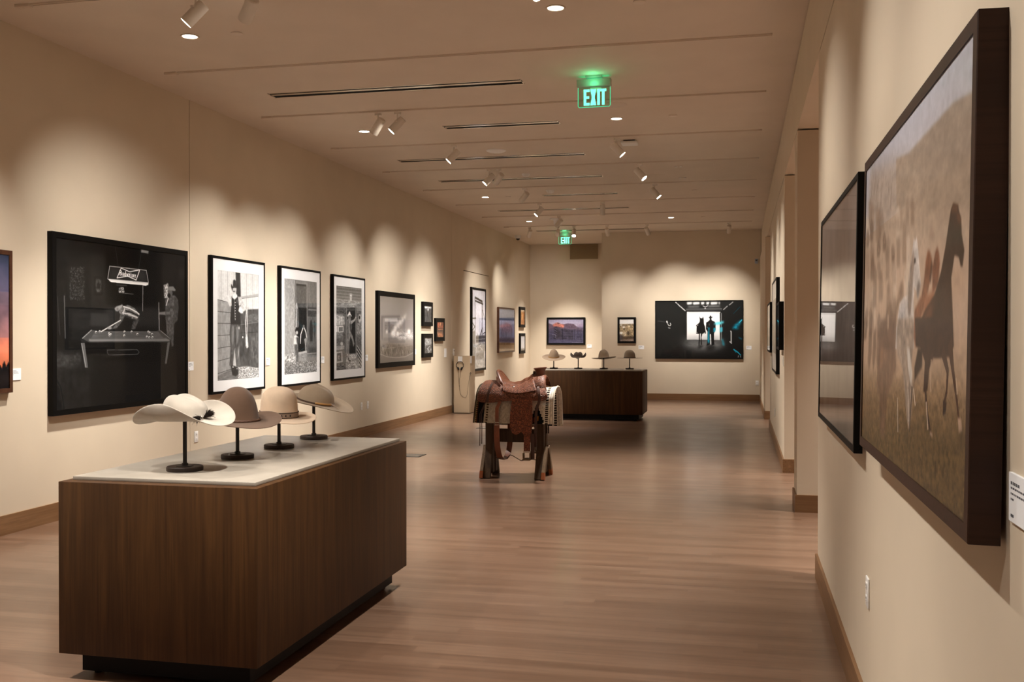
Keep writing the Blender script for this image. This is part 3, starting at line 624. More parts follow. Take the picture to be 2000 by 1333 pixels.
a.ell(294, 640, 14, 10, 24, 1); a.ell(295, 655, 9, 16, 120, 1); a.poly(D(262,770, 270,710, 290,665, 312,690, 330,770, 322,800, 300,840, 270,842), 36, 1, 1, .3); a.line(D(288,672, 266,740, 262,835), 4, 215); a.line(D(302,672, 318,720, 326,775), 4, 225); a.poly(D(300,790, 330,770, 324,860, 326,915, 312,920, 310,850), 150, 1, 1, .3)
a.ell(222, 698, 17, 18, 26, 1); a.ell(226, 722, 10, 20, 190, 1); a.poly(D(196,760, 212,745, 244,770, 248,815, 230,850, 192,845), 205, 1, 1, .15); a.poly(D(218,770, 250,770, 262,830, 230,850), 50, 2, .9); a.poly(D(200,845, 240,850, 242,1080, 222,1090, 214,960, 204,890), 88, 1, 1, .4); a.line(D(216,960, 218,1080), 2, 170); a.poly(D(222,1075, 242,1075, 240,1096, 218,1096), 40)
a.poly(D(245,935, 330,915, 332,1025, 245,1030), 140, 1, 1, .2); a.poly(D(245,930, 330,912, 330,935, 245,948), 180, 1); a.poly(D(95,960, 205,930, 215,1040, 95,1060), 165, 2, 1, .7, (14, 14)); a.poly(D(95,1050, 245,1030, 432,1020, 432,1140, 97,1170), 110, 1, 1, .2)
a.speck(1500, D(95,1045, 245,1030, 432,1015, 432,1140, 97,1168), [55, 70, 185, 210, 150], (2, 3), .7); a.poly(D(345,870, 432,880, 432,955, 345,950), 60, 5, .8); a.line(D(335,945, 430,938), 4, 160, .7); a.grain(.10, 60, 40, 3)
picture(a, 'tall black framed photo of figures sitting at a dark doorway', 'L', 11.33, 12.537, .895, 2.393, .045, .028, M['blackframe'], (.085, .095, .125, .125))

# --- cowboy in a cabin door
a = Art(180, 360, D(83,133, 387,172, 390,1118, 90,1147), 92)
a.grad(.0, .28, 70, 130); 
for i in range(16): y = 150+i*19; a.line(D(80,y, 395,y+38-i), 2, 52 if i % 2 else 135, .6)
a.poly(D(86,300, 388,330, 388,400, 86,385), 140, 4, .6, .7); a.poly(D(246,230, 275,232, 268,325, 250,320), 172, 1, 1, .2); a.line(D(228,240, 262,238, 290,246), 3, 110)
a.poly(D(203,402, 330,402, 330,960, 236,960, 210,740), 30, 1, 1, .2); a.poly(D(203,398, 214,400, 220,960, 206,940), 120, 1); a.poly(D(312,400, 330,405, 334,960, 318,960), 105, 1, 1, .3); a.poly(D(215,410, 310,410, 305,440, 216,440), 64, 1)
a.poly(D(86,405, 203,405, 203,480, 86,470), 74, 1, 1, .6); a.poly(D(86,490, 185,505, 190,610, 86,610), 148, 2, 1, .5); a.poly(D(86,620, 102,618, 102,692, 88,692), 190); a.poly(D(108,622, 174,622, 174,692, 110,696), 188); a.poly(D(118,634, 166,632, 166,684, 118,688), 62); a.poly(D(88,700, 190,698, 190,860, 90,868), 82, 1, 1, .5); a.ell(153, 832, 17, 22, 165, 1); a.poly(D(88,860, 185,850, 185,895, 90,908), 140, 1, 1, .3); a.poly(D(90,930, 160,920, 165,1050, 92,1060), 165, 1); a.poly(D(98,945, 150,935, 152,1035, 98,1042), 78, 1, 1, .2); a.ell(122, 992, 11, 22, 150); a.ell(123, 994, 6, 14, 70)
a.poly(D(332,440, 388,440, 388,560, 332,590), 88, 1, 1, .6); a.ell(368, 530, 18, 52, 175, 2); a.ell(364, 520, 9, 22, 40, 1); a.poly(D(332,590, 388,588, 388,720, 332,735), 118, 2, 1, .6); a.poly(D(334,735, 390,720, 390,850, 334,820), 84, 2, 1, .7)
for i in range(6): y = 850+i*44; a.line(D(334,y, 390,y+92), 3.5, 165); a.line(D(334,y+18, 390,y+110), 4, 40)
a.poly(D(215,950, 334,945, 370,1118, 200,1130), 128, 2, 1, .6); a.poly(D(240,960, 318,950, 320,1010, 245,1020), 172, 2, .7, .5); a.speck(120, D(210,960, 340,950, 380,1118, 190,1130), [60, 190], (2, 4), .6); a.poly(D(90,1060, 200,1050, 200,1135, 90,1148), 70, 2, 1, .7)
a.poly(D(238,500, 256,500, 268,560, 272,640, 262,690, 282,740, 306,830, 292,868, 280,800, 258,740, 248,790, 242,900, 250,1020, 230,1032, 226,900, 214,770, 208,640, 214,560), 128, 1, 1, .35); a.poly(D(210,570, 236,545, 246,640, 240,790, 212,760), 112, 1, 1, .3); a.line(D(228,560, 226,780), 2, 60); a.line(D(240,560, 246,700), 3, 175); a.poly(D(262,560, 300,540, 322,500, 326,520, 308,560, 266,600), 160, 1, 1, .2); a.poly(D(244,590, 268,600, 264,680, 250,690), 66, 2)
a.ell(243, 505, 13, 27, 105, 1); a.poly(D(220,490, 232,470, 240,445, 252,452, 256,475, 268,492, 266,515, 256,490, 232,494, 226,520), 226, 1); a.line(D(234,1000, 240,1030, 258,1032), 6, 40); a.poly(D(236,800, 258,800, 250,950, 236,950), 62, 2, .6); a.grain(.12, 60, 34, 3); a.c *= 1.12
picture(a, 'tall black framed photo of a man lounging in a log cabin door', 'L', 12.96, 14.173, .90, 2.382, .045, .028, M['blackframe'], (.09, .11, .125, .115))

# --- rodeo arena with a plume of dust
a = Art(260, 200, D(107,130, 603,189, 588,1141, 93,1174), 120); a.grad(0, .34, (112, 106, 102), (134, 128, 126)); a.grad(.34, .66, (128, 122, 122), (138, 132, 130)); a.grad(.66, 1, (128, 121, 116), (98, 91, 85))
a.poly(D(124,440, 402,440, 402,470, 375,475, 375,640, 340,700, 180,700, 180,480, 150,480, 140,820, 128,820), (88, 84, 86), 2, .9); a.poly(D(178,480, 368,480, 368,540, 178,540), (172, 168, 168), 2); a.poly(D(178,548, 368,545, 340,680, 178,690), (110, 106, 106), 3, .9, .2)
for x, y, r in [(490,440,8),(470,470,14),(440,510,20),(405,550,22),(370,590,26),(335,630,26),(322,680,24),(300,720,30)]: a.ell(x, y, r, r*1.7, (224, 220, 218), 5, .85)
a.poly(D(240,730, 350,690, 600,700, 600,800, 360,800), (190, 186, 184), 8, .8, .5); a.ell(530, 690, 24, 34, (235, 232, 230), 3, .9); a.ell(205, 690, 18, 24, (220, 216, 214), 3, .9); a.ell(365, 722, 18, 26, (240, 238, 236), 2, .9); a.ell(300, 712, 24, 30, (236, 232, 230), 3, .8)
a.speck(90, D(380,700, 600,720, 600,800, 380,800), [(240,236,232), (210,206,202)], (1, 3)); a.poly(D(150,790, 360,790, 360,822, 150,822), (104, 100, 98), 3, .8); a.poly(D(100,860, 590,845, 590,890, 100,905), (150, 143, 138), 8, .7)
a.poly(D(108,910, 250,870, 420,905, 575,905, 585,1010, 470,1070, 250,1085, 120,1010), (98, 90, 82), 4, .9, .4, (10, 40))
for i in range(90):
    x = 110+RNG.random()*470; q = 915+RNG.random()*85; a.line([(x, q), (x+RNG.normal()*4, q+30+RNG.random()*40)], 1.5, (58, 52, 46) if i % 3 else (176, 168, 158), .7)
a.line(D(105,1030, 200,1075, 330,1092, 470,1080, 585,1020), 2, (165, 156, 146), .7); a.line(D(120,960, 560,900), 1, (170, 160, 150), .5); a.line(D(378,880, 380,960), 1.4, (66, 60, 55)); a.c *= 1.2
picture(a, 'wide dark framed hazy grey photo of an arena crowd and dust plume', 'L', 14.71, 16.522, 1.016, 2.23, .05, .08, M['blackframe'])

# --- three small frames
a = Art(80, 64, D(757,298, 868,312, 866,570, 755,562), 80); a.poly(D(750,290, 870,290, 870,350, 750,345), 220, 2, 1, .2); a.poly(D(750,345, 870,350, 870,575, 750,570), 74, 2, 1, .5); a.poly(D(795,345, 830,340, 825,380, 800,400), 200, 2); a.poly(D(800,330, 806,390, 800,480, 795,400), 30, 1); a.line(D(815,330, 812,380), 2, 40); a.line(D(800,400, 770,560), 2, 130, .6); a.line(D(812,400, 860,545), 2, 120, .6); a.line(D(806,400, 815,560), 5, 46, .7); a.grain(.2, 20, 20, 3)
picture(a, 'small black framed grey photo, upper left of the three small frames on the left wall', 'L', 17.005, 17.576, 1.694, 2.13, .045, .075, M['blackframe'])
a = Art(80, 64, D(945,530, 1040,535, 1038,790, 935,790), (110, 52, 34)); a.poly(D(940,530, 1045,530, 1040,640, 940,640), (150, 70, 44), 3, 1, .5); a.ell(995, 565, 10, 30, (236, 170, 120), 3); a.ell(965, 580, 12, 36, (205, 96, 60), 3); a.poly(D(940,640, 1040,640, 1036,710, 940,700), (70, 34, 26), 3, .9, .5); a.line(D(948,640, 945,700, 955,760), 3, (215, 180, 150)); a.poly(D(955,710, 1015,705, 1030,790, 950,790), (176, 108, 66), 3, 1, .4); a.line(D(960,655, 1030,650), 2, (225, 140, 90)); a.grain(.3, 14, 14, 3)
picture(a, 'small black framed photo in glowing orange and rust colours', 'L', 17.77, 18.333, 1.42, 1.85, .045, .075, M['blackframe'])
a = Art(80, 64, D(757,750, 872,755, 868,1030, 757,1025), 120); a.poly(D(757,750, 872,750, 870,900, 757,900), 136, 3, 1, .5); a.poly(D(775,770, 800,780, 840,860, 820,870), 205, 4, .8); a.poly(D(757,900, 870,880, 870,1030, 757,1030), 82, 3, 1, .6); a.line(D(800,940, 815,975, 822,1020), 3, 215); a.line(D(845,880, 820,940, 835,1010), 2.5, 200); a.ell(858, 970, 9, 25, 190, 2); a.line(D(810,900, 850,890), 2, 30); a.grain(.25, 16, 16, 3)
picture(a, 'small black framed grey photo, lower left of the three small frames on the left wall', 'L', 17.011, 17.582, 1.131, 1.557, .045, .075, M['blackframe'])

# --- tall ranch gate in snow (on the hidden door)
a = Art(130, 210, D(127,112, 303,148, 300,1238, 120,1250), (226, 224, 232)); a.grad(0, .5, (226, 225, 234), (205, 203, 216)); a.poly(D(170,560, 205,420, 240,560, 300,600, 300,760, 175,760), (190, 188, 202), 8, .8)
a.line(D(165,228, 262,290), 6, 40); a.line(D(168,275, 272,325), 5, 52); a.line(D(163,228, 165,760), 5, 76); a.line(D(262,285, 258,770), 6.5, 40); a.line(D(262,390, 298,550), 3, 76); a.line(D(120,520, 176,520), 4, 66); a.line(D(125,580, 160,640, 125,690), 4, 76)
a.poly(D(120,700, 165,690, 168,1250, 120,1250), (120, 117, 114), 2, 1, .3); a.line(D(235,760, 262,660), 6, 40); a.poly(D(172,770, 300,765, 300,870, 172,872), (52, 48, 50), 2, 1, .4); a.line(D(186,730, 196,770), 3, 40); a.line(D(270,745, 300,730), 3, 40); a.line(D(172,822, 300,818), 2, 128); a.poly(D(165,875, 300,870, 300,1000, 165,1000), (152, 147, 142), 2, 1, .5); a.poly(D(172,1010, 290,990, 290,1120, 172,1125), (112, 108, 104), 3, 1, .3); a.poly(D(165,1130, 300,1090, 300,1250, 165,1250), (168, 164, 160), 3, 1, .3); a.speck(60, D(165,880, 300,875, 300,960, 165,960), [230, 90], (1, 3)); a.grain(.08, 40, 30, 3)
picture(a, 'tall narrow dark framed photo of a timber gate in a pale winter yard', 'L', 20.315, 21.505, .76, 2.541, .045, .05, M['blackframe'])
# --- blue hill landscape in walnut frame
a = Art(160, 110, D(512,372, 718,388, 715,985, 505,1000), (150, 156, 176)); a.grad(0, .24, (148, 158, 182), (140, 150, 178)); a.grad(.24, .29, (88, 104, 140), (100, 112, 146)); a.grad(.29, .82, (150, 160, 196), (128, 130, 168)); a.poly(D(530,640, 600,590, 660,595, 700,660, 690,720, 540,720), (158, 124, 150), 6, .8, .2)
for i in range(26): x = 512+RNG.random()*200; a.line([(x, 800-RNG.random()*30), (x+RNG.normal()*14, 620+RNG.random()*90)], 1.2, (62, 60, 86), .6)
a.line(D(540,430, 540,800), 1.5, (70, 76, 110), .7); a.line(D(640,800, 660,600), 2, (72, 76, 108), .7); a.line(D(530,820, 545,560), 2.5, (66, 62, 88), .7); a.poly(D(505,805, 718,800, 718,870, 505,860), (66, 46, 56), 3, 1, .4); a.poly(D(505,858, 718,872, 715,990, 505,1004), (150, 118, 84), 1, 1, .1); a.grain(.08, 30, 40, 3)
picture(a, 'walnut framed blue and lilac hill photo with a tan band below', 'L', 22.71, 24.39, 1.11, 2.187, .05, .035, M['redframe'])
a = Art(60, 56, D(800,388, 862,395, 860,622, 802,625), (160, 100, 46)); a.poly(D(800,385, 864,385, 862,430, 800,425), (205, 190, 165), 3); a.ell(825, 500, 10, 60, (220, 160, 90), 4, .8); a.line(D(812,450, 830,600), 3, (96, 52, 26), .8); a.line(D(845,420, 850,600), 4, (110, 64, 30), .8); a.grain(.35, 14, 10, 3)
picture(a, 'small dark framed golden brown photo, upper of two by the corner', 'L', 25.05, 25.68, 1.723, 2.253, .045, .075, M['blackframe'])
a = Art(60, 56, D(800,757, 866,762, 862,988, 800,990), (190, 190, 196)); a.grad(0, .8, (182, 184, 192), (204, 203, 206)); a.poly(D(800,965, 866,960, 866,992, 800,992), (88, 86, 84), 2, 1, .4); a.line(D(825,940, 825,985), 2, 60); a.line(D(850,950, 850,985), 2, 90); a.grain(.06, 20, 20, 3)
picture(a, 'small dark framed pale misty photo, lower of two by the corner', 'L', 25.076, 25.689, 1.047, 1.572, .045, .075, M['blackframe'])
# --- mountain at dusk (recess wall)
a = Art(200, 140, D(162,142, 835,142, 843,605, 168,605), (90, 82, 110)); a.grad(0, .3, (150, 140, 178), (176, 164, 192)); a.poly(D(160,215, 240,250, 340,210, 420,240, 490,235, 520,225, 650,235, 700,280, 780,320, 845,330, 845,420, 160,420), (106, 80, 102), 1, 1, .3); a.poly(D(700,240, 845,230, 845,310, 730,300), (150, 124, 162), 4, .8); a.poly(D(240,250, 290,220, 340,205, 400,235, 480,250, 470,290, 430,325, 390,305, 340,290, 270,290), (206, 104, 84), 3, .95, .4); a.poly(D(320,215, 350,208, 380,225, 350,245), (96, 60, 62), 2, .9)
a.poly(D(480,240, 540,225, 650,240, 700,300, 560,320, 470,310), (92, 66, 88), 3, .9, .3); a.poly(D(160,330, 845,350, 845,610, 160,610), (70, 64, 96), 8, .9, .3); a.poly(D(280,280, 330,290, 450,320, 640,360, 640,540, 260,530), (52, 44, 62), 5, .9, .6)
for x in (290, 310, 440, 565, 600, 635, 672, 720, 755, 792): a.line([(x, 540), (x, 285 if x < 330 else 340+RNG.random()*25)], 3.5, (38, 33, 50))
for i in range(5): a.line([(450, 400+i*32), (835, 395+i*30)], 2, (96, 90, 122), .5); a.line([(285, 310+i*45), (325, 335+i*45)], 3, (110, 98, 120), .7)
a.poly(D(165,535, 845,555, 845,610, 165,610), (74, 70, 106), 4, .9, .2); a.line(D(620,590, 840,600), 2, (150, 144, 170), .7); a.line(D(235,440, 300,440, 305,490), 3, (120, 112, 140), .8); a.grain(.10, 30, 40, 3); a.c = a.c*.68+a.c.mean(2, keepdims=True)*.27
picture(a, 'dark framed dusk photo of a red lit mesa behind a corral', 'C', -5.064, -4.021, 1.26, 1.997, .045, .05, M['blackframe'])
# --- cattle (far wall, small)
a = Art(90, 130, D(1548,142, 1825,142, 1830,572, 1545,572), (128, 112, 88)); a.grad(0, .22, (226, 228, 236), (236, 236, 238)); a.poly(D(1540,235, 1830,232, 1830,480, 1540,470), (150, 132, 104), 3, 1, .6, (24, 24)); a.poly(D(1550,240, 1830,232, 1830,270, 1550,275), (112, 98, 78), 4, .7, .6); a.ell(1630, 292, 26, 20, (236, 232, 226), 3); a.ell(1580, 408, 34, 24, (240, 238, 234), 3); a.ell(1735, 275, 24, 16, (225, 214, 190), 3); a.ell(1578, 250, 10, 20, (225, 225, 225), 2); a.poly(D(1620,380, 1690,390, 1660,480, 1620,470), (196, 182, 158), 4, .9, .4); a.ell(1720, 410, 24, 40, (66, 54, 42), 4); a.poly(D(1545,440, 1610,440, 1620,560, 1545,570), (70, 64, 66), 5, .9); a.poly(D(1600,480, 1830,470, 1830,530, 1600,545), (62, 50, 40), 5, .8, .5); a.poly(D(1560,545, 1830,530, 1830,575, 1560,575), (140, 122, 112), 4, .9, .4); a.ell(1640, 330, 18, 14, (60, 50, 40), 3); a.grain(.12, 26, 20, 3); a.c *= 1.15
picture(a, 'small dark framed photo of cattle in brown scrub on the end wall', 'F', -2.829, -2.397, 1.332, 1.947, .045, .05, M['blackframe'])
# --- barn silhouettes: horse and man in a bright doorway
a = Art(340, 226, D(115,95, 1845,85, 1845,1235, 115,1235), (26, 26, 25)); a.grad(0, 1, (24, 25, 24), (15, 15, 15)); a.poly(D(115,110, 500,110, 700,290, 740,860, 560,1000, 115,1235), (31, 32, 31), 10, .8)
for i in range(9): t_ = i/9; a.line([(500+t_*200, 105+t_*185), (1690-t_*230, 100+t_*180)], 1.5, 46, .5)
for p in ((515,112,535,130), (555,145,598,190), (615,200,632,215), (640,225,705,280)): a.line([p[:2], p[2:]], 4, 205, .9)
for p in ((1655,105,1585,165), (1545,188,1470,258)): a.line([p[:2], p[2:]], 4, 150, .9)
for x0, x1 in ((735,842), (855,995), (1015,1090), (1120,1190), (1210,1350), (1368,1400)): a.poly(D(x0,108, x1,104, x1-6,150, x0+10,158), 240, 2)
a.line(D(1000,110, 1020,150), 2.5, 30); a.line(D(1200,105, 1185,150), 2.5, 30); a.poly(D(760,190, 985,190, 985,212, 760,215), 150, 3, .9); a.poly(D(1165,182, 1400,178, 1400,198, 1165,205), 175, 3, .9); a.line(D(730,250, 1430,240), 5, 120, .6); a.line(D(1060,185, 1110,205, 1160,180), 2, 200); a.ell(1104, 232, 12, 12, 235, 1); a.line(D(720,275, 1440,265), 3, 80, .7)
a.poly(D(740,305, 1405,305, 1405,870, 740,865), 245); a.poly(D(740,305, 1405,300, 1405,335, 740,340), 215, 1, .8); a.line(D(735,340, 738,860), 2, 130); a.line(D(1425,330, 1430,870), 2.5, 140); a.poly(D(1395,320, 1415,320, 1418,880, 1398,870), 30)
a.poly(D(745,860, 1405,865, 1500,960, 1300,1050, 930,1060, 640,960), 150, 14, .75, .3); a.poly(D(560,920, 745,870, 1400,880, 1550,920, 1300,1040, 900,1050), 110, 22, .5, .3)
K = (18, 17, 17)
a.poly(D(985,385, 1002,420, 1020,432, 1048,432, 1060,395, 1072,430, 1076,480, 1078,545, 1100,600, 1112,690, 1125,735, 1105,745, 1096,720, 1050,745, 1032,820, 1042,960, 1022,975, 1015,900, 1018,735, 1000,740, 1000,850, 990,980, 972,990, 976,880, 978,745, 945,740, 925,745, 930,700, 935,600, 922,575, 960,545, 995,510, 996,450), K); a.poly(D(946,570, 962,558, 955,590), 245); a.line(D(935,745, 1100,745), 1, 20); a.poly(D(932,720, 942,705, 944,740), 240); a.poly(D(1104,720, 1112,712, 1116,735), 240)
a.poly(D(1172,412, 1195,404, 1198,382, 1222,376, 1228,402, 1252,404, 1248,416, 1232,424, 1232,460, 1240,480, 1295,500, 1312,560, 1312,660, 1290,715, 1282,740, 1280,850, 1290,960, 1235,985, 1228,900, 1220,760, 1200,745, 1196,860, 1200,960, 1130,990, 1135,960, 1150,850, 1150,700, 1118,650, 1125,520, 1180,482, 1195,465, 1192,425), K); a.poly(D(1216,760, 1222,760, 1226,960, 1205,960), 225); a.poly(D(1180,540, 1192,530, 1190,580, 1182,585), 130, 1); a.poly(D(1142,612, 1155,605, 1150,635), 150)
a.poly(D(930,1060, 990,975, 1045,970, 1060,1000, 990,1050), (24, 23, 23), 4, .8); a.poly(D(1120,1060, 1140,975, 1290,965, 1300,1050, 1200,1100), (20, 19, 19), 6, .8)
TE = (24, 178, 214)  # teal reflection in the glazing, painted into the print
a.poly(D(1168,615, 1190,615, 1186,780, 1190,920, 1160,945, 1155,860), TE, 2, .85, .5); a.poly(D(1285,520, 1410,500, 1470,480, 1480,520, 1430,555, 1285,570), (90, 210, 232), 3, .85, .4); a.poly(D(1268,630, 1310,620, 1310,690, 1270,720), TE, 2, .9, .4); a.poly(D(1395,615, 1452,612, 1450,700, 1398,720), (80, 205, 232), 2, .85); a.poly(D(1435,830, 1455,850, 1490,980, 1460,975), TE, 3, .9); a.poly(D(1635,640, 1700,560, 1830,455, 1836,480, 1760,600, 1770,650, 1700,650), (14, 140, 172), 4, .9, .7); a.line(D(1780,520, 1836,462), 3, (60, 195, 225)); a.poly(D(1760,800, 1840,840, 1838,866, 1775,830), (14, 120, 150), 2, .8); a.line(D(1680,1060, 1750,1110, 1810,1170), 3.5, TE, .9); a.line(D(1665,1050, 1720,1120), 2, TE, .8); a.line(D(1665,340, 1800,200), 2.5, (14, 66, 80), .8); a.line(D(1770,1180, 1760,1215), 2, 190); a.line(D(1805,1185, 1812,1215), 2, 190); a.line(D(1610,690, 1622,700, 1622,910), 4, 190); a.line(D(1595,900, 1630,935), 4, 180)
for i in range(6): a.ell(155+i*28, 488+i*4, 5, 8, 150, 1)
a.line(D(335,495, 345,520), 6, 200); a.line(D(350,540, 375,580, 405,582, 418,560, 405,530), 3, 190); a.line(D(368,625, 400,632), 4, 150)
picture(a, 'large black framed barn photo with a horse and man silhouetted in a doorway', 'F', -1.944, .077, .972, 2.334, .05, .022, M['blackframe'])
BARN = a

# --- right wall: dark glazed picture, galloping horses, three pictures on the middle wall
a = Art(160, 100, D(0,0, 160,0, 160,100, 0,100), (150, 138, 134)); a.grad(0, 1, (160, 148, 144), (124, 110, 102)); a.grain(.18, 6, 10, 4)
picture(a, 'black framed glazed picture left of the big horse photo, mirroring the barn picture', 'R', 4.15, 5.98, 1.078, 2.19, .034, .026, M['blackframe'], tilt=-.013, stand=.006)
def hx(*v): return [(x/3.604+1670, y/3.604+330) for x, y in zip(v[::2], v[1::2])]
def hy(*v): return [(x/3.03+1670, y/3.03+640) for x, y in zip(v[::2], v[1::2])]
Q = [(1682.4, 339.7), (1888.4, 74.2), (1898, 1034), (1694.5, 866)]
a = Art(640, 440, Q, (186, 158, 136)); a.grad(0, .25, (178, 178, 190), (184, 176, 178)); a.grad(.25, .72, (176, 154, 136), (186, 158, 136)); a.grad(.72, .84, (186, 158, 136), (134, 108, 80)); a.grad(.84, 1, (134, 108, 80), (72, 56, 36))
a.poly([(1740,320), (1765,310), (1800,270), (1850,215), (1895,192), (1895,430), (1745,420)], (146, 128, 112), 2, .9, .10, (14, 20)); a.poly([(1690,340), (1740,322), (1800,330), (1892,330), (1892,470), (1690,460)], (158, 138, 120), 14, .7, .14, (20, 24))
a.poly([(1690,560), (1892,540), (1894,720), (1694,700)], (190, 162, 140), 26, .7)
for i in range(46):
    x = 1684+RNG.random()**1.6*90; y = 400+RNG.random()*230; hgt = 20+RNG.random()*60; c = [(126, 104, 88), (150, 126, 108), (206, 190, 174), (112, 88, 72)][i % 4]
    a.poly([(x, y), (x+4, y-8), (x+7, y+6), (x+9, y+hgt), (x+2, y+hgt)], c, 3, .5)
a.poly([(1690,760), (1894,735), (1898,1034), (1694,866)], (128, 102, 74), 30, .85, .35, (30, 60)); a.poly([(1692,820), (1896,860), (1898,1034), (1694,866)], (84, 68, 42), 30, .85, .5, (30, 80))
for i in range(900):
    t_ = RNG.random(); x = 1696+t_*200; y0 = 800+RNG.random()*(60+t_*190); a.line([(x, y0), (x+RNG.normal()*2, y0-8-RNG.random()*14)], 1.2, [(66, 52, 34), (140, 114, 84), (104, 84, 58), (56, 44, 28)][i % 4], .38)
for i in range(26):
    x = 1688+RNG.random()*46; y = 335+RNG.random()*60; a.line([(x, y), (x+RNG.normal(), y+18+RNG.random()*40)], 2.2, (104, 88, 78), .5, 1)
# back horses, hazy
a.poly(hx(760,470, 790,560, 800,720, 770,600), (190, 160, 138), 3, .6); a.poly(hx(690,760, 770,800, 775,940, 720,1000, 680,960), (176, 146, 122), 5, .5); a.poly(hx(505,560, 520,470, 540,500, 545,580), (150, 124, 106), 3, .7)
BR_, DK = (96, 66, 48), (60, 42, 33)
a.poly(hx(310,900, 325,870, 338,910, 330,960, 300,1080, 285,1240, 275,1300, 300,1330, 215,1330, 190,1300, 190,1180, 215,1130, 230,1040, 250,985, 262,1010, 268,1070, 285,1080), (118, 92, 74), 4, .75, .25)
a.poly(hy(160,0, 250,0, 260,300, 215,460, 205,700, 178,660, 170,450, 150,380, 155,180), (104, 78, 62), 4, .7, .25); a.line(hy(178,440, 185,640), 4, (70, 50, 38), .7); a.line(hy(205,440, 212,700), 4, (80, 58, 44), .7); a.poly(hy(160,180, 180,155, 182,260, 165,290), (150, 112, 84), 3, .6)
for x0 in (95, 140, 235): a.poly(hx(x0,1080, x0+9,1085, x0+12,1180, x0+4,1200), (210, 190, 172), 2, .6)
for x0, y0, hh in ((70,1100,150), (105,1040,190), (165,1080,170), (60,470,120), (85,400,150), (180,500,130), (140,560,110), (245,590,120)):
    a.poly(hx(x0,y0+20, x0+8,y0-10, x0+18,y0+10, x0+26,y0+60, x0+22,y0+hh, x0+4,y0+hh), (96, 74, 60), 3, .55, .3); a.line(hx(x0+8,y0+10, x0+14,y0+70), 2, (196, 176, 158), .5)
for x0 in (92, 118, 142): a.poly(hy(x0,60, x0+18,50, x0+20,220, x0+8,300, x0,240), (98, 74, 58), 4, .6); a.line(hy(x0+8,280, x0+10,440), 2.5, (110, 84, 66), .6)
# white horse
a.poly(hx(372,950, 372,860, 388,700, 392,640, 402,540, 410,575, 420,535, 430,600, 440,680, 452,790, 462,880, 446,985, 436,940, 418,900, 416,1000, 430,1330, 300,1330, 300,1180, 318,1010, 345,965), (196, 186, 180), 1, 1, .15); a.poly(hx(372,950, 375,850, 390,690, 398,610, 410,700, 404,900, 398,1100, 380,1100), (118, 100, 88), 3, .8, .3); a.poly(hx(440,850, 462,880, 446,985, 432,930), (98, 86, 80), 3, .85); a.ell(1670+414/3.604, 330+712/3.604, 1.6, 6, (60, 50, 46), 1); a.poly(hx(320,1040, 350,1000, 360,1100, 340,1180, 310,1150), (158, 154, 156), 5, .7, .3); a.poly(hx(400,1180, 425,1160, 424,1330, 395,1330), (128, 112, 104), 4, .7)
a.poly(hy(255,0, 352,0, 356,130, 352,280, 366,420, 358,600, 350,660, 336,600, 315,420, 300,300, 262,200), (150, 132, 118), 2, .95, .3); a.poly(hy(320,170, 335,180, 358,330, 352,400, 330,290), (206, 198, 190), 2, .9); a.line(hy(335,420, 346,600), 4, (196, 184, 172), .9); a.line(hy(275,470, 285,660), 4, (196, 182, 168), .8); a.line(hy(358,410, 352,660), 6, (62, 48, 40), .8)
# two chestnuts behind the lead
a.poly(hx(490,720, 500,650, 512,640, 530,690, 535,760, 520,900, 490,1040, 460,1160, 440,1330, 425,1250, 425,1060, 470,960, 485,840), (128, 84, 60), 2, 1, .2); a.poly(hx(555,660, 568,620, 582,670, 590,740, 580,900, 545,950, 538,780), (118, 76, 56), 2, 1, .2); a.poly(hx(500,960, 560,930, 580,1000, 520,1150, 470,1200), (146, 94, 66), 4, .9, .15); a.poly(hx(530,700, 540,760, 530,880, 518,860), (70, 46, 36), 2, .8)
# lead horse
a.poly(hx(645,440, 655,360, 668,320, 705,335, 712,380, 728,430, 735,540, 757,660, 748,775, 735,770, 720,705, 690,690, 672,850, 680,960, 690,1100, 690,1240, 705,1330, 500,1345, 452,1270, 452,1190, 500,1060, 560,960, 600,800, 628,600), DK, 1, 1, .2); a.poly(hx(668,320, 705,335, 700,380, 680,390, 655,380), (104, 72, 52), 2, .8); a.poly(hx(695,380, 725,430, 722,470, 702,440), (112, 74, 52), 2, .9); a.poly(hx(640,1140, 690,1160, 700,1330, 640,1330), (92, 58, 42), 6, .6); a.poly(hx(500,1080, 560,980, 540,1160, 480,1250), (132, 80, 54), 8, .7)
a.poly(hy(360,0, 580,0, 592,170, 575,240, 540,240, 500,245, 475,240, 455,300, 448,430, 425,440, 428,260, 400,180, 372,170), (62, 43, 34), 1, 1, .2)
a.line(hy(436,420, 452,560, 478,690), [9, 6, 6], (60, 42, 34)); a.line(hy(444,500, 458,650), 4, (200, 178, 158), .9); a.line(hy(465,255, 462,360, 468,430), 5, (176, 150, 128), .8); a.line(hy(530,200, 562,320, 560,440, 548,500), [16, 9, 6, 6], (70, 47, 37)); a.poly(hy(540,490, 562,500, 558,560, 542,580), (48, 34, 28), 1)
a.line(hy(570,160, 592,320, 618,480, 634,600), [18, 10, 7, 6], (74, 50, 38)); a.line(hy(612,370, 620,450), 4, (190, 164, 140), .8); a.poly(hy(628,590, 648,600, 656,670, 636,680), (176, 146, 124), 1); a.poly(hy(470,660, 486,680, 486,700, 472,690), (170, 142, 120), 1); a.poly(hy(385,180, 410,180, 412,290, 390,330, 372,370, 368,300), (44, 32, 26), 2, .95); a.line(hy(368,420, 380,510), 4, (206, 188, 170), .8)
a.ell(1670+648/3.03, 640+710/3.03, 8, 9, (48, 38, 24), 6, .7); a.grain(.07, 40, 60, 3)
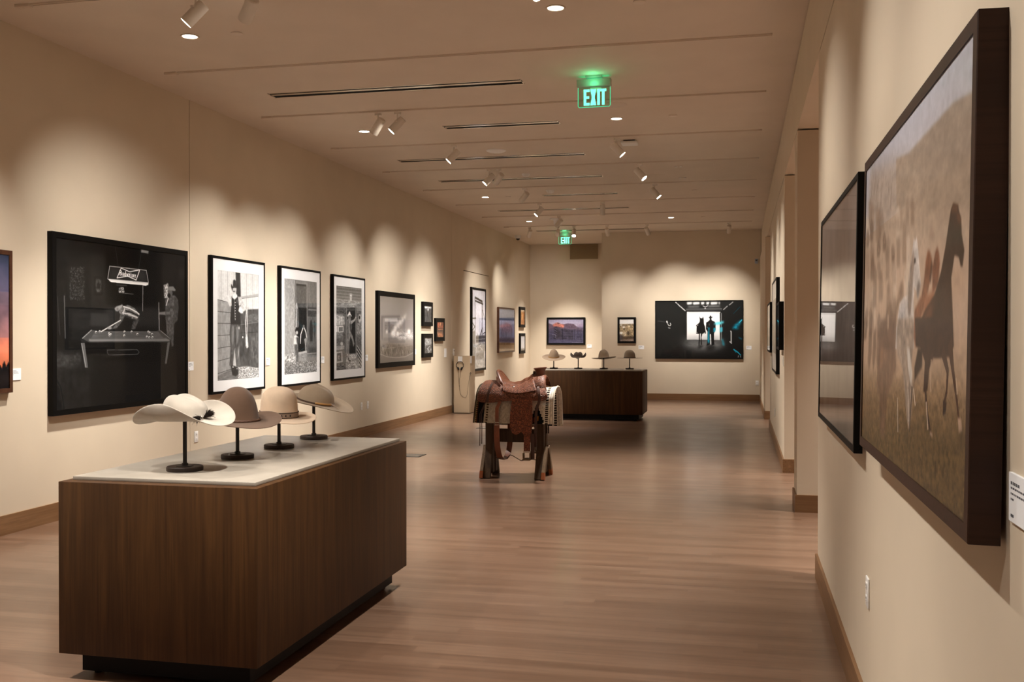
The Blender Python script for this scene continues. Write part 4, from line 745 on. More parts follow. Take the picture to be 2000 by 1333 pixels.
p_ = picture(a, 'huge dark wood framed photo of horses galloping through dust', 'R', 2.013, 3.74, 1.155, 2.155, .058, .034, M['darkframe'], glass=False, tilt=-.0155, pm=M['gloss'], stand=.004, rec=.0035)
# the hanging wire and hook seen behind its near top edge
bm = bmesh.new(); tube(bm, [(.70, .30, -.003), (.84, .36, -.004), (.852, .42, -.006), (.85, .44, -.010)], .0016, 6); mesh_obj('hanging_wire', bm, M['steel'], p_)
a = Art(100, 70, D(0,0, 100,0, 100,70, 0,70), (36, 34, 34)); a.poly(D(12,50, 30,20, 60,18, 90,48), (96, 88, 80), 4, .8, .5); a.grain(.3, 8, 10, 4)
picture(a, 'black box framed picture nearest on the middle right wall, seen edge on', 'R', 11.72, 12.42, 1.37, 1.92, .055, .03, M['blackframe'])
a = Art(80, 80, D(0,0, 80,0, 80,80, 0,80), (66, 62, 62)); a.ell(40, 40, 20, 26, (126, 118, 112), 5, .8, .4); a.grain(.2, 8, 8, 4)
picture(a, 'tallest black framed picture with white border on the middle right wall', 'R', 12.9, 14.55, 1.047, 2.262, .045, .03, M['blackframe'], (.16, .16, .22, .22))
a = Art(80, 60, D(0,0, 80,0, 80,60, 0,60), (186, 182, 178)); a.poly(D(0,36, 80,30, 80,60, 0,60), (112, 104, 96), 3, 1, .5); a.grain(.1, 8, 8, 4)
picture(a, 'black framed pale picture farthest along the middle right wall', 'R', 15.25, 16.6, 1.275, 2.025, .055, .03, M['blackframe'])

# ------------------------------------------------------------------ wall texts and wall devices
def wall_root(name, label, cat, wall, u, z, group=None, off=0.):
    loc, rz = {'L': ((XL+off, u, z), R(90)), 'R': ((XR-off, u, z), R(-90)), 'F': ((u, YF-off, z), 0), 'C': ((u, YREC-off, z), 0)}[wall]
    return thing(name, label, cat, loc, (R(90), 0, rz), group)
def wall_text(label, wall, u, z, w=.125, h=.09, lines=(.62, .8, .85, .3), seed=0):
    t = wall_root('wall_label', label, 'wall label', wall, u, z, 'white wall labels')
    box('card', (-w/2, w/2, -h/2, h/2, 0, .006), M['card'], t)
    bm = bmesh.new(); y = h/2-.17*h
    for i, l in enumerate(lines):
        hh = h*(.065 if i == 0 else .04); x = -w/2+.09*w
        while x < -w/2+w*(.09+.8*l):
            q = .05*w*(.5+random.random()*1.2); bx(bm, x, min(x+q, w*.45), y-hh, y, .0055, .0062); x += q+.018*w
        y -= h*.115
    mesh_obj('printed_text', bm, M['ink'], t)
    box('printed_text', (-w*.41, -w*.28, -h*.40, -h*.34, .0055, .0062), M['ink'], t)
wall_text('white label right of the sunset picture at the left edge', 'L', 6.77, 1.235); wall_text('white label right of the pool hall picture', 'L', 9.34, 1.22, .1)
wall_text('white label right of the cowboy with rope picture', 'L', 11.07, 1.22, .1); wall_text('white label right of the doorway figures picture', 'L', 12.69, 1.20, .1); wall_text('white label right of the log cabin picture', 'L', 14.33, 1.19, .1)
wall_text('white label right of the arena crowd picture', 'L', 16.65, 1.24, .12); wall_text('white label on the recess wall beside the mesa picture', 'C', -3.91, 1.23, .12); wall_text('white label right of the small cattle picture', 'F', -2.27, 1.235, .13)
wall_text('white label right of the barn silhouette picture', 'F', .205, 1.235, .115); wall_text('white label right of the huge horse picture, cut by the photo edge', 'R', 1.905, 1.255, .15, .088, (.5, .8, .95, .12)); wall_text('white label on the middle right wall below the tallest picture', 'R', 13.1, 1.23, .14)
def outlet(label, wall, u, z, holes=True):
    t = wall_root('wall_outlet', label, 'outlet', wall, u, z, 'white wall outlets')
    box('cover_plate', (-.036, .036, -.058, .058, 0, .007), M['white'], t, .003)
    if holes:
        for s in (-1, 1):
            r = box('receptacle', (-.017, .017, s*.025-.014, s*.025+.014, .006, .0095), M['white'], t, .002)
            bm = bmesh.new()
            for q in (-.006, .006): bx(bm, q-.0012, q+.0012, s*.025-.001, s*.025+.007, .009, .0099)
            bx(bm, -.002, .002, s*.025-.010, s*.025-.006, .009, .0099); mesh_obj('slots', bm, M['black'], r)
outlet('white outlet between the pool hall and cowboy pictures, behind a hat stand', 'L', 9.44, .48); outlet('left one of the two white wall plates below the log cabin picture', 'L', 14.12, .47); outlet('right one of the two white wall plates below the log cabin picture', 'L', 14.38, .47)
outlet('white outlet low on the end wall near the right corner', 'F', .39, .42); outlet('white outlet below the huge horse picture', 'R', 4.06, .555); outlet('white outlet low on the middle right wall', 'R', 14.51, .45)
t = wall_root('wall_label', 'tall narrow white panel on the left wall before the headphone pedestal', 'wall label', 'L', 18.5, 1.19); box('card', (-.065, .065, -.085, .085, 0, .008), M['card'], t)
t = wall_root('card_reader', 'pale wall device with a dark spot above the headphone pedestal', 'wall device', 'L', 19.05, 1.19); box('cover_plate', (-.04, .04, -.07, .07, 0, .02), M['white'], t, .006); box('sensor_window', (-.014, .014, .018, .042, .019, .023), M['black'], t)
t = wall_root('thermostat', 'small pale blue device high on the end wall by the right corner', 'thermostat', 'F', .37, 3.23); M['tblue'] = mat('pale_blue_plastic', (.42, .52, .68), .4, .4); box('cover_plate', (-.035, .035, -.055, .055, 0, .02), M['tblue'], t, .008); box('screen', (-.02, .02, .0, .035, .019, .022), M['ink'], t)
t = wall_root('light_switch', 'pale switch plate at the near end of the middle right wall', 'light switch', 'R', 11.78, 1.24); box('cover_plate', (-.036, .036, -.058, .058, 0, .007), M['white'], t, .003); box('rocker', (-.016, .016, -.033, .033, .006, .011), M['white'], t, .002)
# ------------------------------------------------------------------ display counters
def quartz():
    m = mat('pale_stone_top', (.50, .44, .36), .285, .5); v = coords(m); n_, L, b = nodes(m)
    L.new(ramp(m, noise(m, v, 9, 5), [(.3, (.31, .272, .225, 1)), (.7, (.37, .328, .275, 1))]), b.inputs['Base Color']); return m
M['stone'] = quartz()
def counter(label, loc, rz):
    """2 m long on local Y, about 1 m deep on local X; origin at the floor below the centre"""
    t = thing('display_counter', label, 'counter', loc, (0, 0, rz), 'walnut display counters'); W, L_ = .485, .985
    box('cabinet_body', (-W, W, -L_, L_, .115, .888), M['counter'], t, .0015)
    box('stone_top', (-W+.03, W-.038, -L_+.06, L_-.02, .888, .905), M['stone'], t, .0015)
    box('gap_shade_sheet', (-W+.05, W-.058, -L_+.08, L_-.04, .885, .8885), M['dark'], t)  # black sheet stands in for the shade of the joint below the stone
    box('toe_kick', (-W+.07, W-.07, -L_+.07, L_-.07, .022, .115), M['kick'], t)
    for sx in (-1, 1):
        for sy in (-1, 1):
            bm = bmesh.new(); lathe(bm, [(.022, 0), (.022, .023)], 16, (sx*(W-.115), sy*(L_-.13), 0)); mesh_obj('levelling_foot', bm, M['rubber'], t)
    return t
counter('nearest walnut counter with a pale stone top carrying four hats', (-2.497, 4.91, 0), 0)
counter('far walnut counter behind the saddle, carrying four smaller looking hats', (-2.665, 18.27, 0), R(-90))

# ------------------------------------------------------------------ hats on stands
def felt(name, c, c2=None):
    m = mat(name, c, .95, .1); m.node_tree.nodes['Principled BSDF'].inputs['Sheen Weight'].default_value = .25; v = coords(m); n_, L, b = nodes(m)
    L.new(ramp(m, noise(m, v, 14, 4), [(.3, tuple(x*.9 for x in c[:3])+(1,)), (.7, tuple(min(1, x*1.06) for x in c[:3])+(1,))]), b.inputs['Base Color']); bump(m, noise(m, v, 500, 3), .12, .001); return m
M['f_white'] = felt('bone_white_felt', (.47, .415, .35)); M['f_brown'] = felt('dark_brown_felt', (.135, .080, .052)); M['f_cream'] = felt('cream_felt', (.66, .50, .36)); M['f_tan'] = felt('taupe_felt', (.30, .225, .155))
M['f_sand'] = felt('sand_felt', (.33, .235, .16)); M['f_umber'] = felt('umber_felt', (.085, .058, .042)); M['f_beige'] = felt('beige_felt', (.27, .195, .13)); M['f_grey'] = felt('grey_beige_felt', (.235, .175, .12))
M['leatherband'] = mat('dark_leather_band', (.06, .032, .02), .5, .4); M['braid'] = mat('braided_leather', (.13, .065, .04), .55, .4); M['feather'] = mat('dark_feather', (.022, .013, .009), .7, .2); M['paleband'] = mat('patterned_ribbon', (.30, .22, .17), .8, .2); M['gold'] = mat('tan_beaded_band', (.42, .22, .07), .5, .4)
def hat(label, loc, yaw, tilt, m, style, H, Rx, Ry, Lf, Lb, Ls, curl, dip, group, n=72, lean=0., rollp=2.0, taper=.86, box_=.55, backdip=.8):
    """felt hat: crown height H, base half axes Rx (front-back) and Ry; brim lengths front, back, sides; curl lifts the side brims, dip lowers front and back"""
    t = thing('cowboy_hat', label, 'hat', loc, (tilt[0], tilt[1], yaw), group)
    K, B = 18, 14
    def crown(u, a):
        ca, sa = math.cos(a), math.sin(a); q = u*math.pi/2
        r = math.sin(q)**(.85); z = H*math.cos(q)**box_; tp = taper+(1-taper)*(1-z/H)
        x, y = Rx*r*ca*tp, Ry*r*sa*tp
        if style in ('cattleman', 'pinch'):
            top = min(1, max(0, (z/H-.35)/.65)); y *= 1-.34*top*max(0, ca)**2*(1 if style == 'pinch' else .75)
            z -= .20*H*top*math.exp(-(y/(.30*Ry))**2)*(1 if style == 'cattleman' else .8)
            for s in (-1, 1): z -= .10*H*top*math.exp(-((x-.45*Rx)/(.5*Rx))**2-((y-s*.62*Ry)/(.28*Ry))**2)
            z -= lean*H*(x/Rx+.3)*top
        elif style == 'dome': z -= lean*H*(x/Rx)*min(1, max(0, (z/H-.2)))
        return x, y, z
    def brim(v, a):
        ca, sa = math.cos(a), math.sin(a); L_ = (Lf if ca > 0 else Lb)*abs(ca)**1.5+Ls*abs(sa)**1.5
        L_ /= (abs(ca)**1.5+abs(sa)**1.5); k = abs(sa)**rollp; cc = curl if not isinstance(curl, tuple) else (curl[0] if sa > 0 else curl[1])
        ang = cc*k*v*1.0; rl = L_*(math.sin(ang)/ang if ang > 1e-4 else 1)*v; up = L_*v*((1-math.cos(ang))/ang if ang > 1e-4 else 0)
        z = up-dip*(ca*ca)*v**1.6*(1 if ca > 0 else backdip); rr = 1+0*v
        return (Rx*rr+rl)*ca, (Ry*rr+rl)*sa, z
    bm = bmesh.new(); top = bm.verts.new(crown(0, 0)); rings = []
    for i in range(1, K+1): rings.append([bm.verts.new(crown(i/K, 2*math.pi*j/n)) for j in range(n)])
    for i in range(1, B+1): rings.append([bm.verts.new(brim(i/B, 2*math.pi*j/n)) for j in range(n)])
    for j in range(n): bm.faces.new((top, rings[0][j], rings[0][(j+1) % n]))
    for A, C in zip(rings, rings[1:]):
        for j in range(n): bm.faces.new((A[j], C[j], C[(j+1) % n], A[(j+1) % n]))
    o = mesh_obj('felt_body', bm, m, t, True); s = o.modifiers.new('thickness', 'SOLIDIFY'); s.thickness = .0045; s.offset = -1
    s = o.modifiers.new('smooth', 'SUBSURF'); s.levels = 1; s.render_levels = 1
    return t, (lambda a, z, off: ((Rx+off)*math.cos(a), (Ry+off)*math.sin(a), z))
def hatband(t, P, h, off, m, name='hat_band', z0=.003, n=64):
    bm = bmesh.new(); A = [bm.verts.new(P(2*math.pi*i/n, z0, off)) for i in range(n)]; C = [bm.verts.new(P(2*math.pi*i/n, z0+h, off-.0005)) for i in range(n)]
    A2 = [bm.verts.new(P(2*math.pi*i/n, z0, off-.003)) for i in range(n)]; C2 = [bm.verts.new(P(2*math.pi*i/n, z0+h, off-.0035)) for i in range(n)]
    for i in range(n):
        j = (i+1) % n; bm.faces.new((A[i], A[j], C[j], C[i])); bm.faces.new((C[i], C[j], C2[j], C2[i])); bm.faces.new((A2[i], A2[j], A[j], A[i]))
    return mesh_obj(name, bm, m, t, True, 40)
STANDS = []
def stand(label, x, y, h, group, r=.083):
    t = thing('hat_stand', label, 'hat stand', (x, y, .905), (0, 0, 0), group)
    bm = bmesh.new(); lathe(bm, [(0, 0), (r, 0), (r+.001, .003), (r+.001, .018), (r-.002, .021), (0, .021)], 48); mesh_obj('disc_base', bm, M['stdisc'], t, True, 40)
    bm = bmesh.new(); lathe(bm, [(.040, .021), (.040, .0235), (.015, .0245), (.0145, .034), (.0095, .036)], 32, cap=False); mesh_obj('collar', bm, M['steel'], t, True, 40)
    bm = bmesh.new(); lathe(bm, [(.0095, .03), (.0095, h)], 20); mesh_obj('pole', bm, M['steel'], t, True, 40)
    bm = bmesh.new(); lathe(bm, [(0, h), (.05, h), (.05, h+.006), (0, h+.006)], 24); mesh_obj('head_plate', bm, M['steel'], t)
    return t
M['stdisc'] = mat('dark_wood_disc', (.028, .016, .011), .5, .4)
SG, HG = 'black hat stands on the near counter', 'hats on the near counter'
stand('black hat stand nearest the camera, under the white hat', -2.559, 4.27, .275, SG); stand('black hat stand under the dark brown hat', -2.548, 4.758, .215, SG)
stand('black hat stand under the cream hat', -2.546, 5.235, .20, SG); stand('black hat stand at the back of the near counter, under the tilted taupe hat', -2.557, 5.735, .245, SG)
# white hat, brim rolled up at the sides, horsehair tassels
t, P = hat('bone white cowboy hat with rolled brim and dark tassels', (-2.555, 4.27, 1.150), R(-12), (R(2), R(-2)), M['f_white'], 'pinch', .130, .121, .093, .118, .138, .126, (1.35, 1.8), .030, HG, lean=.16, rollp=2.6, taper=.9, backdip=.75)
hatband(t, P, .007, .002, M['leatherband'], 'braided_cord')
def tassel(t, base, d, n=70, L_=.055, m=None, name='tassel', spread=.35, r=.0006):
    bm = bmesh.new(); d = Vector(d).normalized()
    for i in range(n):
        q = d+Vector((random.gauss(0, spread), random.gauss(0, spread), random.gauss(0, spread*.6))); q.normalize(); l = L_*(.6+random.random()*.5); p0 = Vector(base)+Vector((random.gauss(0, .002),)*3)
        p1 = p0+q*l*.5+d*l*.1; p2 = p0+q*l+Vector((0, 0, -.004)); tube(bm, [p0, p1, p2], [r*1.5, r*1.2, r*.4], 4, caps=False)
    o = mesh_obj(name, bm, m or M['feather'], t, True); o['kind'] = 'stuff'; return o
tassel(t, P(R(-22), .010, .006), (.15, -1.0, -.10), 380, .042, name='hair_tassel', spread=.34, r=.0007); tassel(t, P(R(-6), .012, .006), (.9, .25, .45), 380, .046, name='hair_tassel', spread=.34, r=.0007)
for a_, r_ in ((-14, .006), (-70, .0055)):
    bm = bmesh.new(); bmesh.ops.create_uvsphere(bm, u_segments=12, v_segments=8, radius=r_, matrix=Matrix.Translation(P(R(a_), .009, .005))); mesh_obj('bead', bm, M['silver'], t, True)
# dark brown dome hat with braided band
t, P = hat('dark brown felt hat with tall round crown and braided band', (-2.548, 4.758, 1.102), R(-30), (R(1), R(2)), M['f_brown'], 'dome', .174, .125, .104, .120, .11, .115, (.55, .25), .016, HG, taper=.80, box_=.62)
bm = bmesh.new()
for k in range(3):
    pts = [tuple(c+(.0028*math.sin(10*a_+k*2.1) if i_ == 2 else 0) for i_, c in enumerate(P(a_, .007, .003+.0015*math.cos(10*a_+k*2.1)))) for a_ in [2*math.pi*i/220 for i in range(220)]]
    tube(bm, pts, .0032, 6, close=True)
mesh_obj('braided_band', bm, M['braid'], t, True)
# cream dome hat with patterned ribbon
t, P = hat('cream felt hat with domed crown and patterned ribbon band', (-2.546, 5.235, 1.080), R(-30), (R(1), R(3)), M['f_cream'], 'dome', .174, .116, .102, .105, .09, .10, .25, .012, HG, taper=.93, box_=.42)
hatband(t, P, .034, .002, M['paleband'], 'ribbon_band')
bm = bmesh.new()
for a_ in (R(-62), R(-44), R(-30), R(-18), R(-4)):
    c = Vector(P(a_, .02, .0045)); bmesh.ops.create_icosphere(bm, subdivisions=1, radius=.006, matrix=Matrix.Translation(c) @ Matrix.Diagonal((.7, .7, 1.2, 1)))
for zz in (.006, .034): tube(bm, [P(2*math.pi*i/64, zz, .0025) for i in range(64)], .0018, 5, close=True)
mesh_obj('dark_beadwork', bm, M['feather'], t, True)
# tilted taupe hat, tan beaded band and feather
t, P = hat('taupe felt hat tilted down to the right with a tan band and feather', (-2.545, 5.735, 1.132), R(4), (R(3), R(12)), M['f_tan'], 'pinch',  .116, .118, .096, .125, .105, .105, (.5, .35), .01, HG, lean=.02, taper=.84)
hatband(t, P, .010, .0018, M['leatherband'], 'hat_band')
bm = bmesh.new(); tube(bm, [P(a_, .012, .004) for a_ in [R(-75+i*6) for i in range(10)]], .006, 8); mesh_obj('beaded_strip', bm, M['gold'], t, True)
bm = bmesh.new(); tube(bm, [P(R(-22), .014, .003), tuple(Vector(P(R(-22), .012, .035))), tuple(Vector(P(R(-26), .006, .085)))], [.004, .0035, .001], 6, flat=None); mesh_obj('feather', bm, M['paleband'], t, True)
bm = bmesh.new(); tube(bm, [tuple(Vector(P(R(-18), .012, .008))+Vector((.010*math.cos(q), .010*math.sin(q), .006*math.sin(q)))) for q in [i*math.pi/8 for i in range(16)]], .0022, 6, close=True); mesh_obj('ring_knot', bm, M['paleband'], t, True)
# far counter
SG2, HG2 = 'black hat stands on the far counter', 'hats on the far counter'
for x, h, l in ((-3.375, .20, 'sand hat with leather band'), (-2.915, .215, 'dark umber hat'), (-2.44, .205, 'plain beige dome hat'), (-1.965, .21, 'beige dome hat with black band')):
    stand(f'black stand on the far counter under the {l}', x, 18.33, h, SG2, .075)
t, P = hat('sand felt hat, leftmost on the far counter, with a wide drooping brim', (-3.375, 18.33, 1.125), R(-80), (R(0), R(14)), M['f_sand'], 'dome', .15, .112, .098, .12, .12, .12, .1, .01, HG2, 48, taper=.72, box_=.7); hatband(t, P, .018, .002, M['gold'], 'hat_band')
t, P = hat('dark umber cowboy hat with both brim sides rolled up, on the far counter', (-2.915, 18.33, 1.118), R(-85), (0, 0), M['f_umber'], 'cattleman', .115, .105, .090, .08, .08, .125, 2.3, .02, HG2, 48, rollp=1.2); hatband(t, P, .010, .002, M['paleband'], 'beaded_band')
t, P = hat('plain beige dome hat with a tipped brim, third from left on the far counter', (-2.44, 18.33, 1.115), R(-90), (R(0), R(0)), M['f_beige'], 'dome', .152, .108, .104, .11, .11, .125, .12, .012, HG2, 48, taper=.78, box_=.6); t.rotation_euler = (R(4), R(-5), R(-90))
t, P = hat('beige dome hat with a black band, rightmost on the far counter', (-1.965, 18.33, 1.112), R(-90), (0, 0), M['f_grey'], 'dome', .150, .112, .108, .115, .115, .130, .06, .0, HG2, 48, taper=.85, box_=.5); hatband(t, P, .016, .0022, M['leatherband'], 'black_band')

# ------------------------------------------------------------------ listening pedestal and headphones
t = thing('listening_pedestal', 'tan square pedestal standing against the left wall', 'pedestal', (-5.29, 19.02, 0))
box('pedestal_body', (-.165, .165, -.185, .185, .012, 1.118), M['pedestal'], t, .002); box('recessed_base', (-.155, .155, -.175, .175, 0, .012), M['dark'], t)
PX, PYF = -5.29, 18.835
c = thing('wall_label', 'small white card at the top front of the headphone pedestal', 'wall label', (PX-.035, PYF, 1.075), (R(90), 0, 0), 'white wall labels'); box('card', (-.045, .045, -.06, .04, 0, .004), M['card'], c)
c = thing('wall_label', 'small white card on the right side of the headphone pedestal', 'wall label', (PX+.165, 18.9, 1.05), (R(90), 0, R(90)), 'white wall labels'); box('card', (-.06, .06, -.07, .07, 0, .004), M['card'], c)
t = thing('headphones', 'black headphones hanging on the front of the tan pedestal', 'headphones', (PX-.035, PYF-.018, .945))
box('hook', (-.006, .006, -.03, .018, .062, .07), M['silver'], t)
bm = bmesh.new(); tube(bm, [(.072*math.sin(q), 0, .072*math.cos(q)-.002) for q in [R(-140+i*10) for i in range(29)]], .0055, 8); mesh_obj('headband', bm, M['black'], t, True)
for s in (-1, 1):
    bm = bmesh.new(); bmesh.ops.create_uvsphere(bm, u_segments=16, v_segments=10, radius=.03, matrix=Matrix.Translation((s*.032, -.004, -.068)) @ Matrix.Rotation(s*R(24), 4, 'Y') @ Matrix.Diagonal((.62, .72, 1.15, 1))); mesh_obj('ear_cushion', bm, M['rubber'], t, True)
bm = bmesh.new()
tube(bm, spline([(-.03, -.002, -.10), (-.025, 0, -.25), (-.01, .008, -.42), (.005, .012, -.56), (.06, .012, -.62), (.11, .012, -.63), (.14, .012, -.58), (.155, .012, -.45), (.175, .012, -.33), (.195, .012, -.21), (.205, .010, -.165)], 60), .0022, 6)
tube(bm, spline([(.01, -.002, -.10), (.006, 0, -.20), (-.012, .006, -.30), (-.014, .008, -.42)], 24), .0018, 6)
mesh_obj('cable', bm, M['rubber'], t, True)
bm = bmesh.new(); tube(bm, [(.205, .012, -.19), (.205, -.006, -.165), (.212, .004, -.14), (.222, .014, -.16)], .006, 8); mesh_obj('plug', bm, M['black'], t, True)
t = thing('power_cable', 'thin cable running down the front right edge of the headphone pedestal', 'cable', (PX+.155, PYF-.004, .78))
bm = bmesh.new(); tube(bm, spline([(.012, -.001, 0), (.004, 0, -.10), (.002, 0, -.4), (.003, 0, -.76)], 30), .0024, 6); mesh_obj('cord', bm, M['rubber'], t, True)
# floor box
t = thing('floor_box', 'dark metal floor outlet box set in the wood floor beside the near counter', 'floor box', (-4.08, 12.155, 0))
bm = bmesh.new(); ring(bm, .30, .30, .035, 0, .004); mesh_obj('rim', bm, M['steel'], t); box('lid', (-.115, .115, -.115, .115, 0, .003), mat('brushed_lid', (.16, .14, .12), .35, .5, .6), t)
t = thing('floor_box', 'dark metal floor outlet box far back, seen left of the saddle rack legs', 'floor box', (-4.07, 16.03, 0)); bm = bmesh.new(); ring(bm, .30, .30, .035, 0, .004); mesh_obj('rim', bm, M['steel'], t); box('lid', (-.115, .115, -.115, .115, 0, .003), bpy.data.materials['brushed_lid'], t)
# ------------------------------------------------------------------ western saddle on a wooden rack
def tooled(name, dark, light, sc=60):
    m = mat(name, light, .45, .4, coat=.08, coat_r=.3); v = coords(m); n_, L, b = nodes(m)
    nz = nd(m, 'ShaderNodeTexNoise'); nz.inputs['Scale'].default_value = 14; nz.inputs['Detail'].default_value = 2; L.new(v, nz.inputs['Vector'])
    add = nd(m, 'ShaderNodeVectorMath', operation='MULTIPLY_ADD'); L.new(nz.outputs['Color'], add.inputs[0]); add.inputs[1].default_value = (.07, .07, .07); L.new(v, add.inputs[2])
    vo = nd(m, 'ShaderNodeTexVoronoi', feature='DISTANCE_TO_EDGE'); vo.inputs['Scale'].default_value = sc; L.new(add.outputs[0], vo.inputs['Vector'])
    wv = nd(m, 'ShaderNodeTexWave', wave_type='RINGS', rings_direction='SPHERICAL'); wv.inputs['Scale'].default_value = 9; wv.inputs['Distortion'].default_value = 14; wv.inputs['Detail'].default_value = 2; wv.inputs['Detail Scale'].default_value = 3.5; L.new(v, wv.inputs['Vector'])
    h = mix(m, ramp(m, vo.outputs['Distance'], [(.02, (0, 0, 0, 1)), (.16, (1, 1, 1, 1))]), ramp(m, wv.outputs[0], [(.25, (.15, .15, .15, 1)), (.6, (1, 1, 1, 1))]), 1.0, 'MULTIPLY')
    L.new(ramp(m, h, [(0, dark), (.8, light)]), b.inputs['Base Color']); bump(m, h, .8, .004); return m
def leather(name, c, rough=.38):
    m = mat(name, c, rough, .5, coat=.2, coat_r=.25); v = coords(m); n_, L, b = nodes(m)
    L.new(ramp(m, noise(m, v, 11, 4), [(.3, tuple(x*.72 for x in c[:3])+(1,)), (.7, tuple(min(1, x*1.15) for x in c[:3])+(1,))]), b.inputs['Base Color']); bump(m, noise(m, v, 220, 2), .1, .001); return m
M['tool'] = tooled('tooled_saddle_leather', (.085, .026, .013, 1), (.31, .105, .050, 1)); M['tool2'] = tooled('tooled_fender_leather', (.10, .025, .009, 1), (.28, .076, .027, 1), 38)
M['lea'] = leather('polished_saddle_leather', (.15, .048, .022, 1)); M['leadark'] = leather('dark_saddle_leather', (.055, .018, .010, 1), .42); M['lea2'] = leather('strap_leather', (.20, .055, .02, 1), .45)
SX, SY = -2.385, 10.62
sad = thing('western_saddle', 'tooled reddish brown western saddle sitting on a wooden rack', 'saddle', (SX, SY, .83))
SZ = .83
def sp1(x, pts):
    for (a, p), (b, q) in zip(pts, pts[1:]):
        if x <= b:
            t = max(0, (x-a)/(b-a)); t = t*t*(3-2*t); return p+(q-p)*t
    return pts[-1][1]
def skirt(s, q):
    u = q*2-1; v = abs(u); sg = 1 if u > 0 else -1
    xr = -.292-.060*v; xf = .322+.092*v**.7; x = xr+(xf-xr)*s
    zr = sp1(s, [(0, 1.048), (.22, 1.046), (.45, .995), (.75, 1.01), (1, .99)])
    zb = sp1(s, [(0, .822), (.16, .818), (.5, .842), (1, .848)]); e = min(s, 1-s)/.07
    if e < 1: zb += .035*(1-math.sqrt(max(0, 1-(1-e)**2)))
    ang = v*math.pi/2
    return (x, sg*.272*math.sin(ang)**.72, zb+(zr-zb)*math.cos(ang)**.8-SZ)
bm = bmesh.new(); grid(bm, skirt, 60, 61); o = mesh_obj('skirt', bm, M['tool'], sad, True); s_ = o.modifiers.new('thickness', 'SOLIDIFY'); s_.thickness = .009; s_.offset = -1
bm = bmesh.new()
pts = [skirt(s, 0) for s in np.linspace(0, 1, 50)]; tube(bm, [(p[0], p[1]-.004, p[2]+.008) for p in pts], .0022, 5); mesh_obj('skirt_edge_stitching', bm, M['lea2'], sad, True)
# seat: from the cantle rim forward to the fork
def rim(a): return (-.170+.075*abs(a)**2.2, a*.195, 1.146-.125*abs(a)**2.3)
def seat(b, q):
    a = (q*2-1)*1.12; aa = min(1, abs(a)); r = rim(max(-1, min(1, a)))
    zc = sp1(b, [(0, 1.146), (.06, 1.090), (.15, 1.052), (.28, 1.036), (.42, 1.030), (.58, 1.040), (.8, 1.080), (1, 1.128)]); wy = sp1(b, [(0, .170), (.3, .125), (.6, .095), (1, .082)])
    dr = sp1(b, [(0, .125), (.25, .048), (.5, .052), (1, .07)]); z = zc-dr*abs(a)**2.4; x = r[0]+(.215-r[0])*b
    return (x, a*wy, z-SZ)
bm = bmesh.new(); grid(bm, seat, 44, 41); o = mesh_obj('seat', bm, M['lea'], sad, True); s_ = o.modifiers.new('thickness', 'SOLIDIFY'); s_.thickness = .012; s_.offset = -1
def cback(w_, q):
    a = q*2-1; r = rim(a); d = sp1(w_, [(0, 0), (.4, -.030), (1, -.012)]); return (r[0]+d, r[1]*(1+.03*math.sin(w_*3.14)), r[2]+(.985-r[2])*w_-SZ)
bm = bmesh.new(); grid(bm, cback, 14, 37); o = mesh_obj('cantle_back', bm, M['lea2'], sad, True)
bm = bmesh.new(); tube(bm, [(rim(a)[0]-.012, rim(a)[1], rim(a)[2]-SZ+.002) for a in np.linspace(-1, 1, 41)], [.010+.008*(1-abs(a)**2) for a in np.linspace(-1, 1, 41)], 12); mesh_obj('cantle_roll', bm, M['lea'], sad, True)
def jockey(s, q, side):
    # tooled side panel from the seat edge down over the skirt
    b_ = .10+.90*s; top = Vector(seat(b_, .5+side*.36)); lo = .62+.14*math.sin(s*math.pi); x = -.085+.375*s
    bot = Vector(skirt((x+.33)/.70, .5+side*lo/2)); bot.x = x; bot += Vector((0, side*.006, .004))
    p = top.lerp(bot, q); bulge = math.sin(q*math.pi)*.022; return (p.x, p.y+side*bulge, p.z+bulge*.55)
for sd in (-1, 1):
    bm = bmesh.new(); grid(bm, lambda s, q: jockey(s, q, sd), 34, 18); o = mesh_obj('side_jockey', bm, M['tool'], sad, True); s_ = o.modifiers.new('thickness', 'SOLIDIFY'); s_.thickness = .003
# fork (pommel swell) with gullet, and horn
def fork(i, j):
    th = (i*2-1)*math.pi*.60; ph_ = j*math.pi
    wd = .135+.045*math.sin(abs(th))**1.5
    y = wd*math.sin(th); z = .965+.162*math.cos(th)*(1 if math.cos(th) > 0 else .7); x = .290+.082*math.cos(ph_); k = math.sin(ph_)
    return (x-(z-1.0)*.15, y*(.80+.20*k), .955+(z-.955)*(.80+.20*k)-SZ)
bm = bmesh.new(); grid(bm, fork, 41, 15); mesh_obj('fork', bm, M['tool'], sad, True)
bm = bmesh.new(); lathe(bm, [(.036, -.035), (.040, 0), (.047, .018), (.050, .045), (.058, .066), (.073, .078), (.072, .085), (.060, .089), (0, .090)], 32); o = mesh_obj('horn', bm, M['lea'], sad, True, 60); o.location = (.290, 0, 1.100-SZ); o.rotation_euler = (0, R(-6), 0)
bm = bmesh.new(); lathe(bm, [(0, .0905), (.064, .0895)], 32, cap=False); h_ = mesh_obj('horn_cap', bm, M['lea'], o, True)
bm = bmesh.new(); bx(bm, .205, .232, -.02, .02, 1.09-SZ, 1.145-SZ); mesh_obj('horn_keeper', bm, M['leadark'], sad)
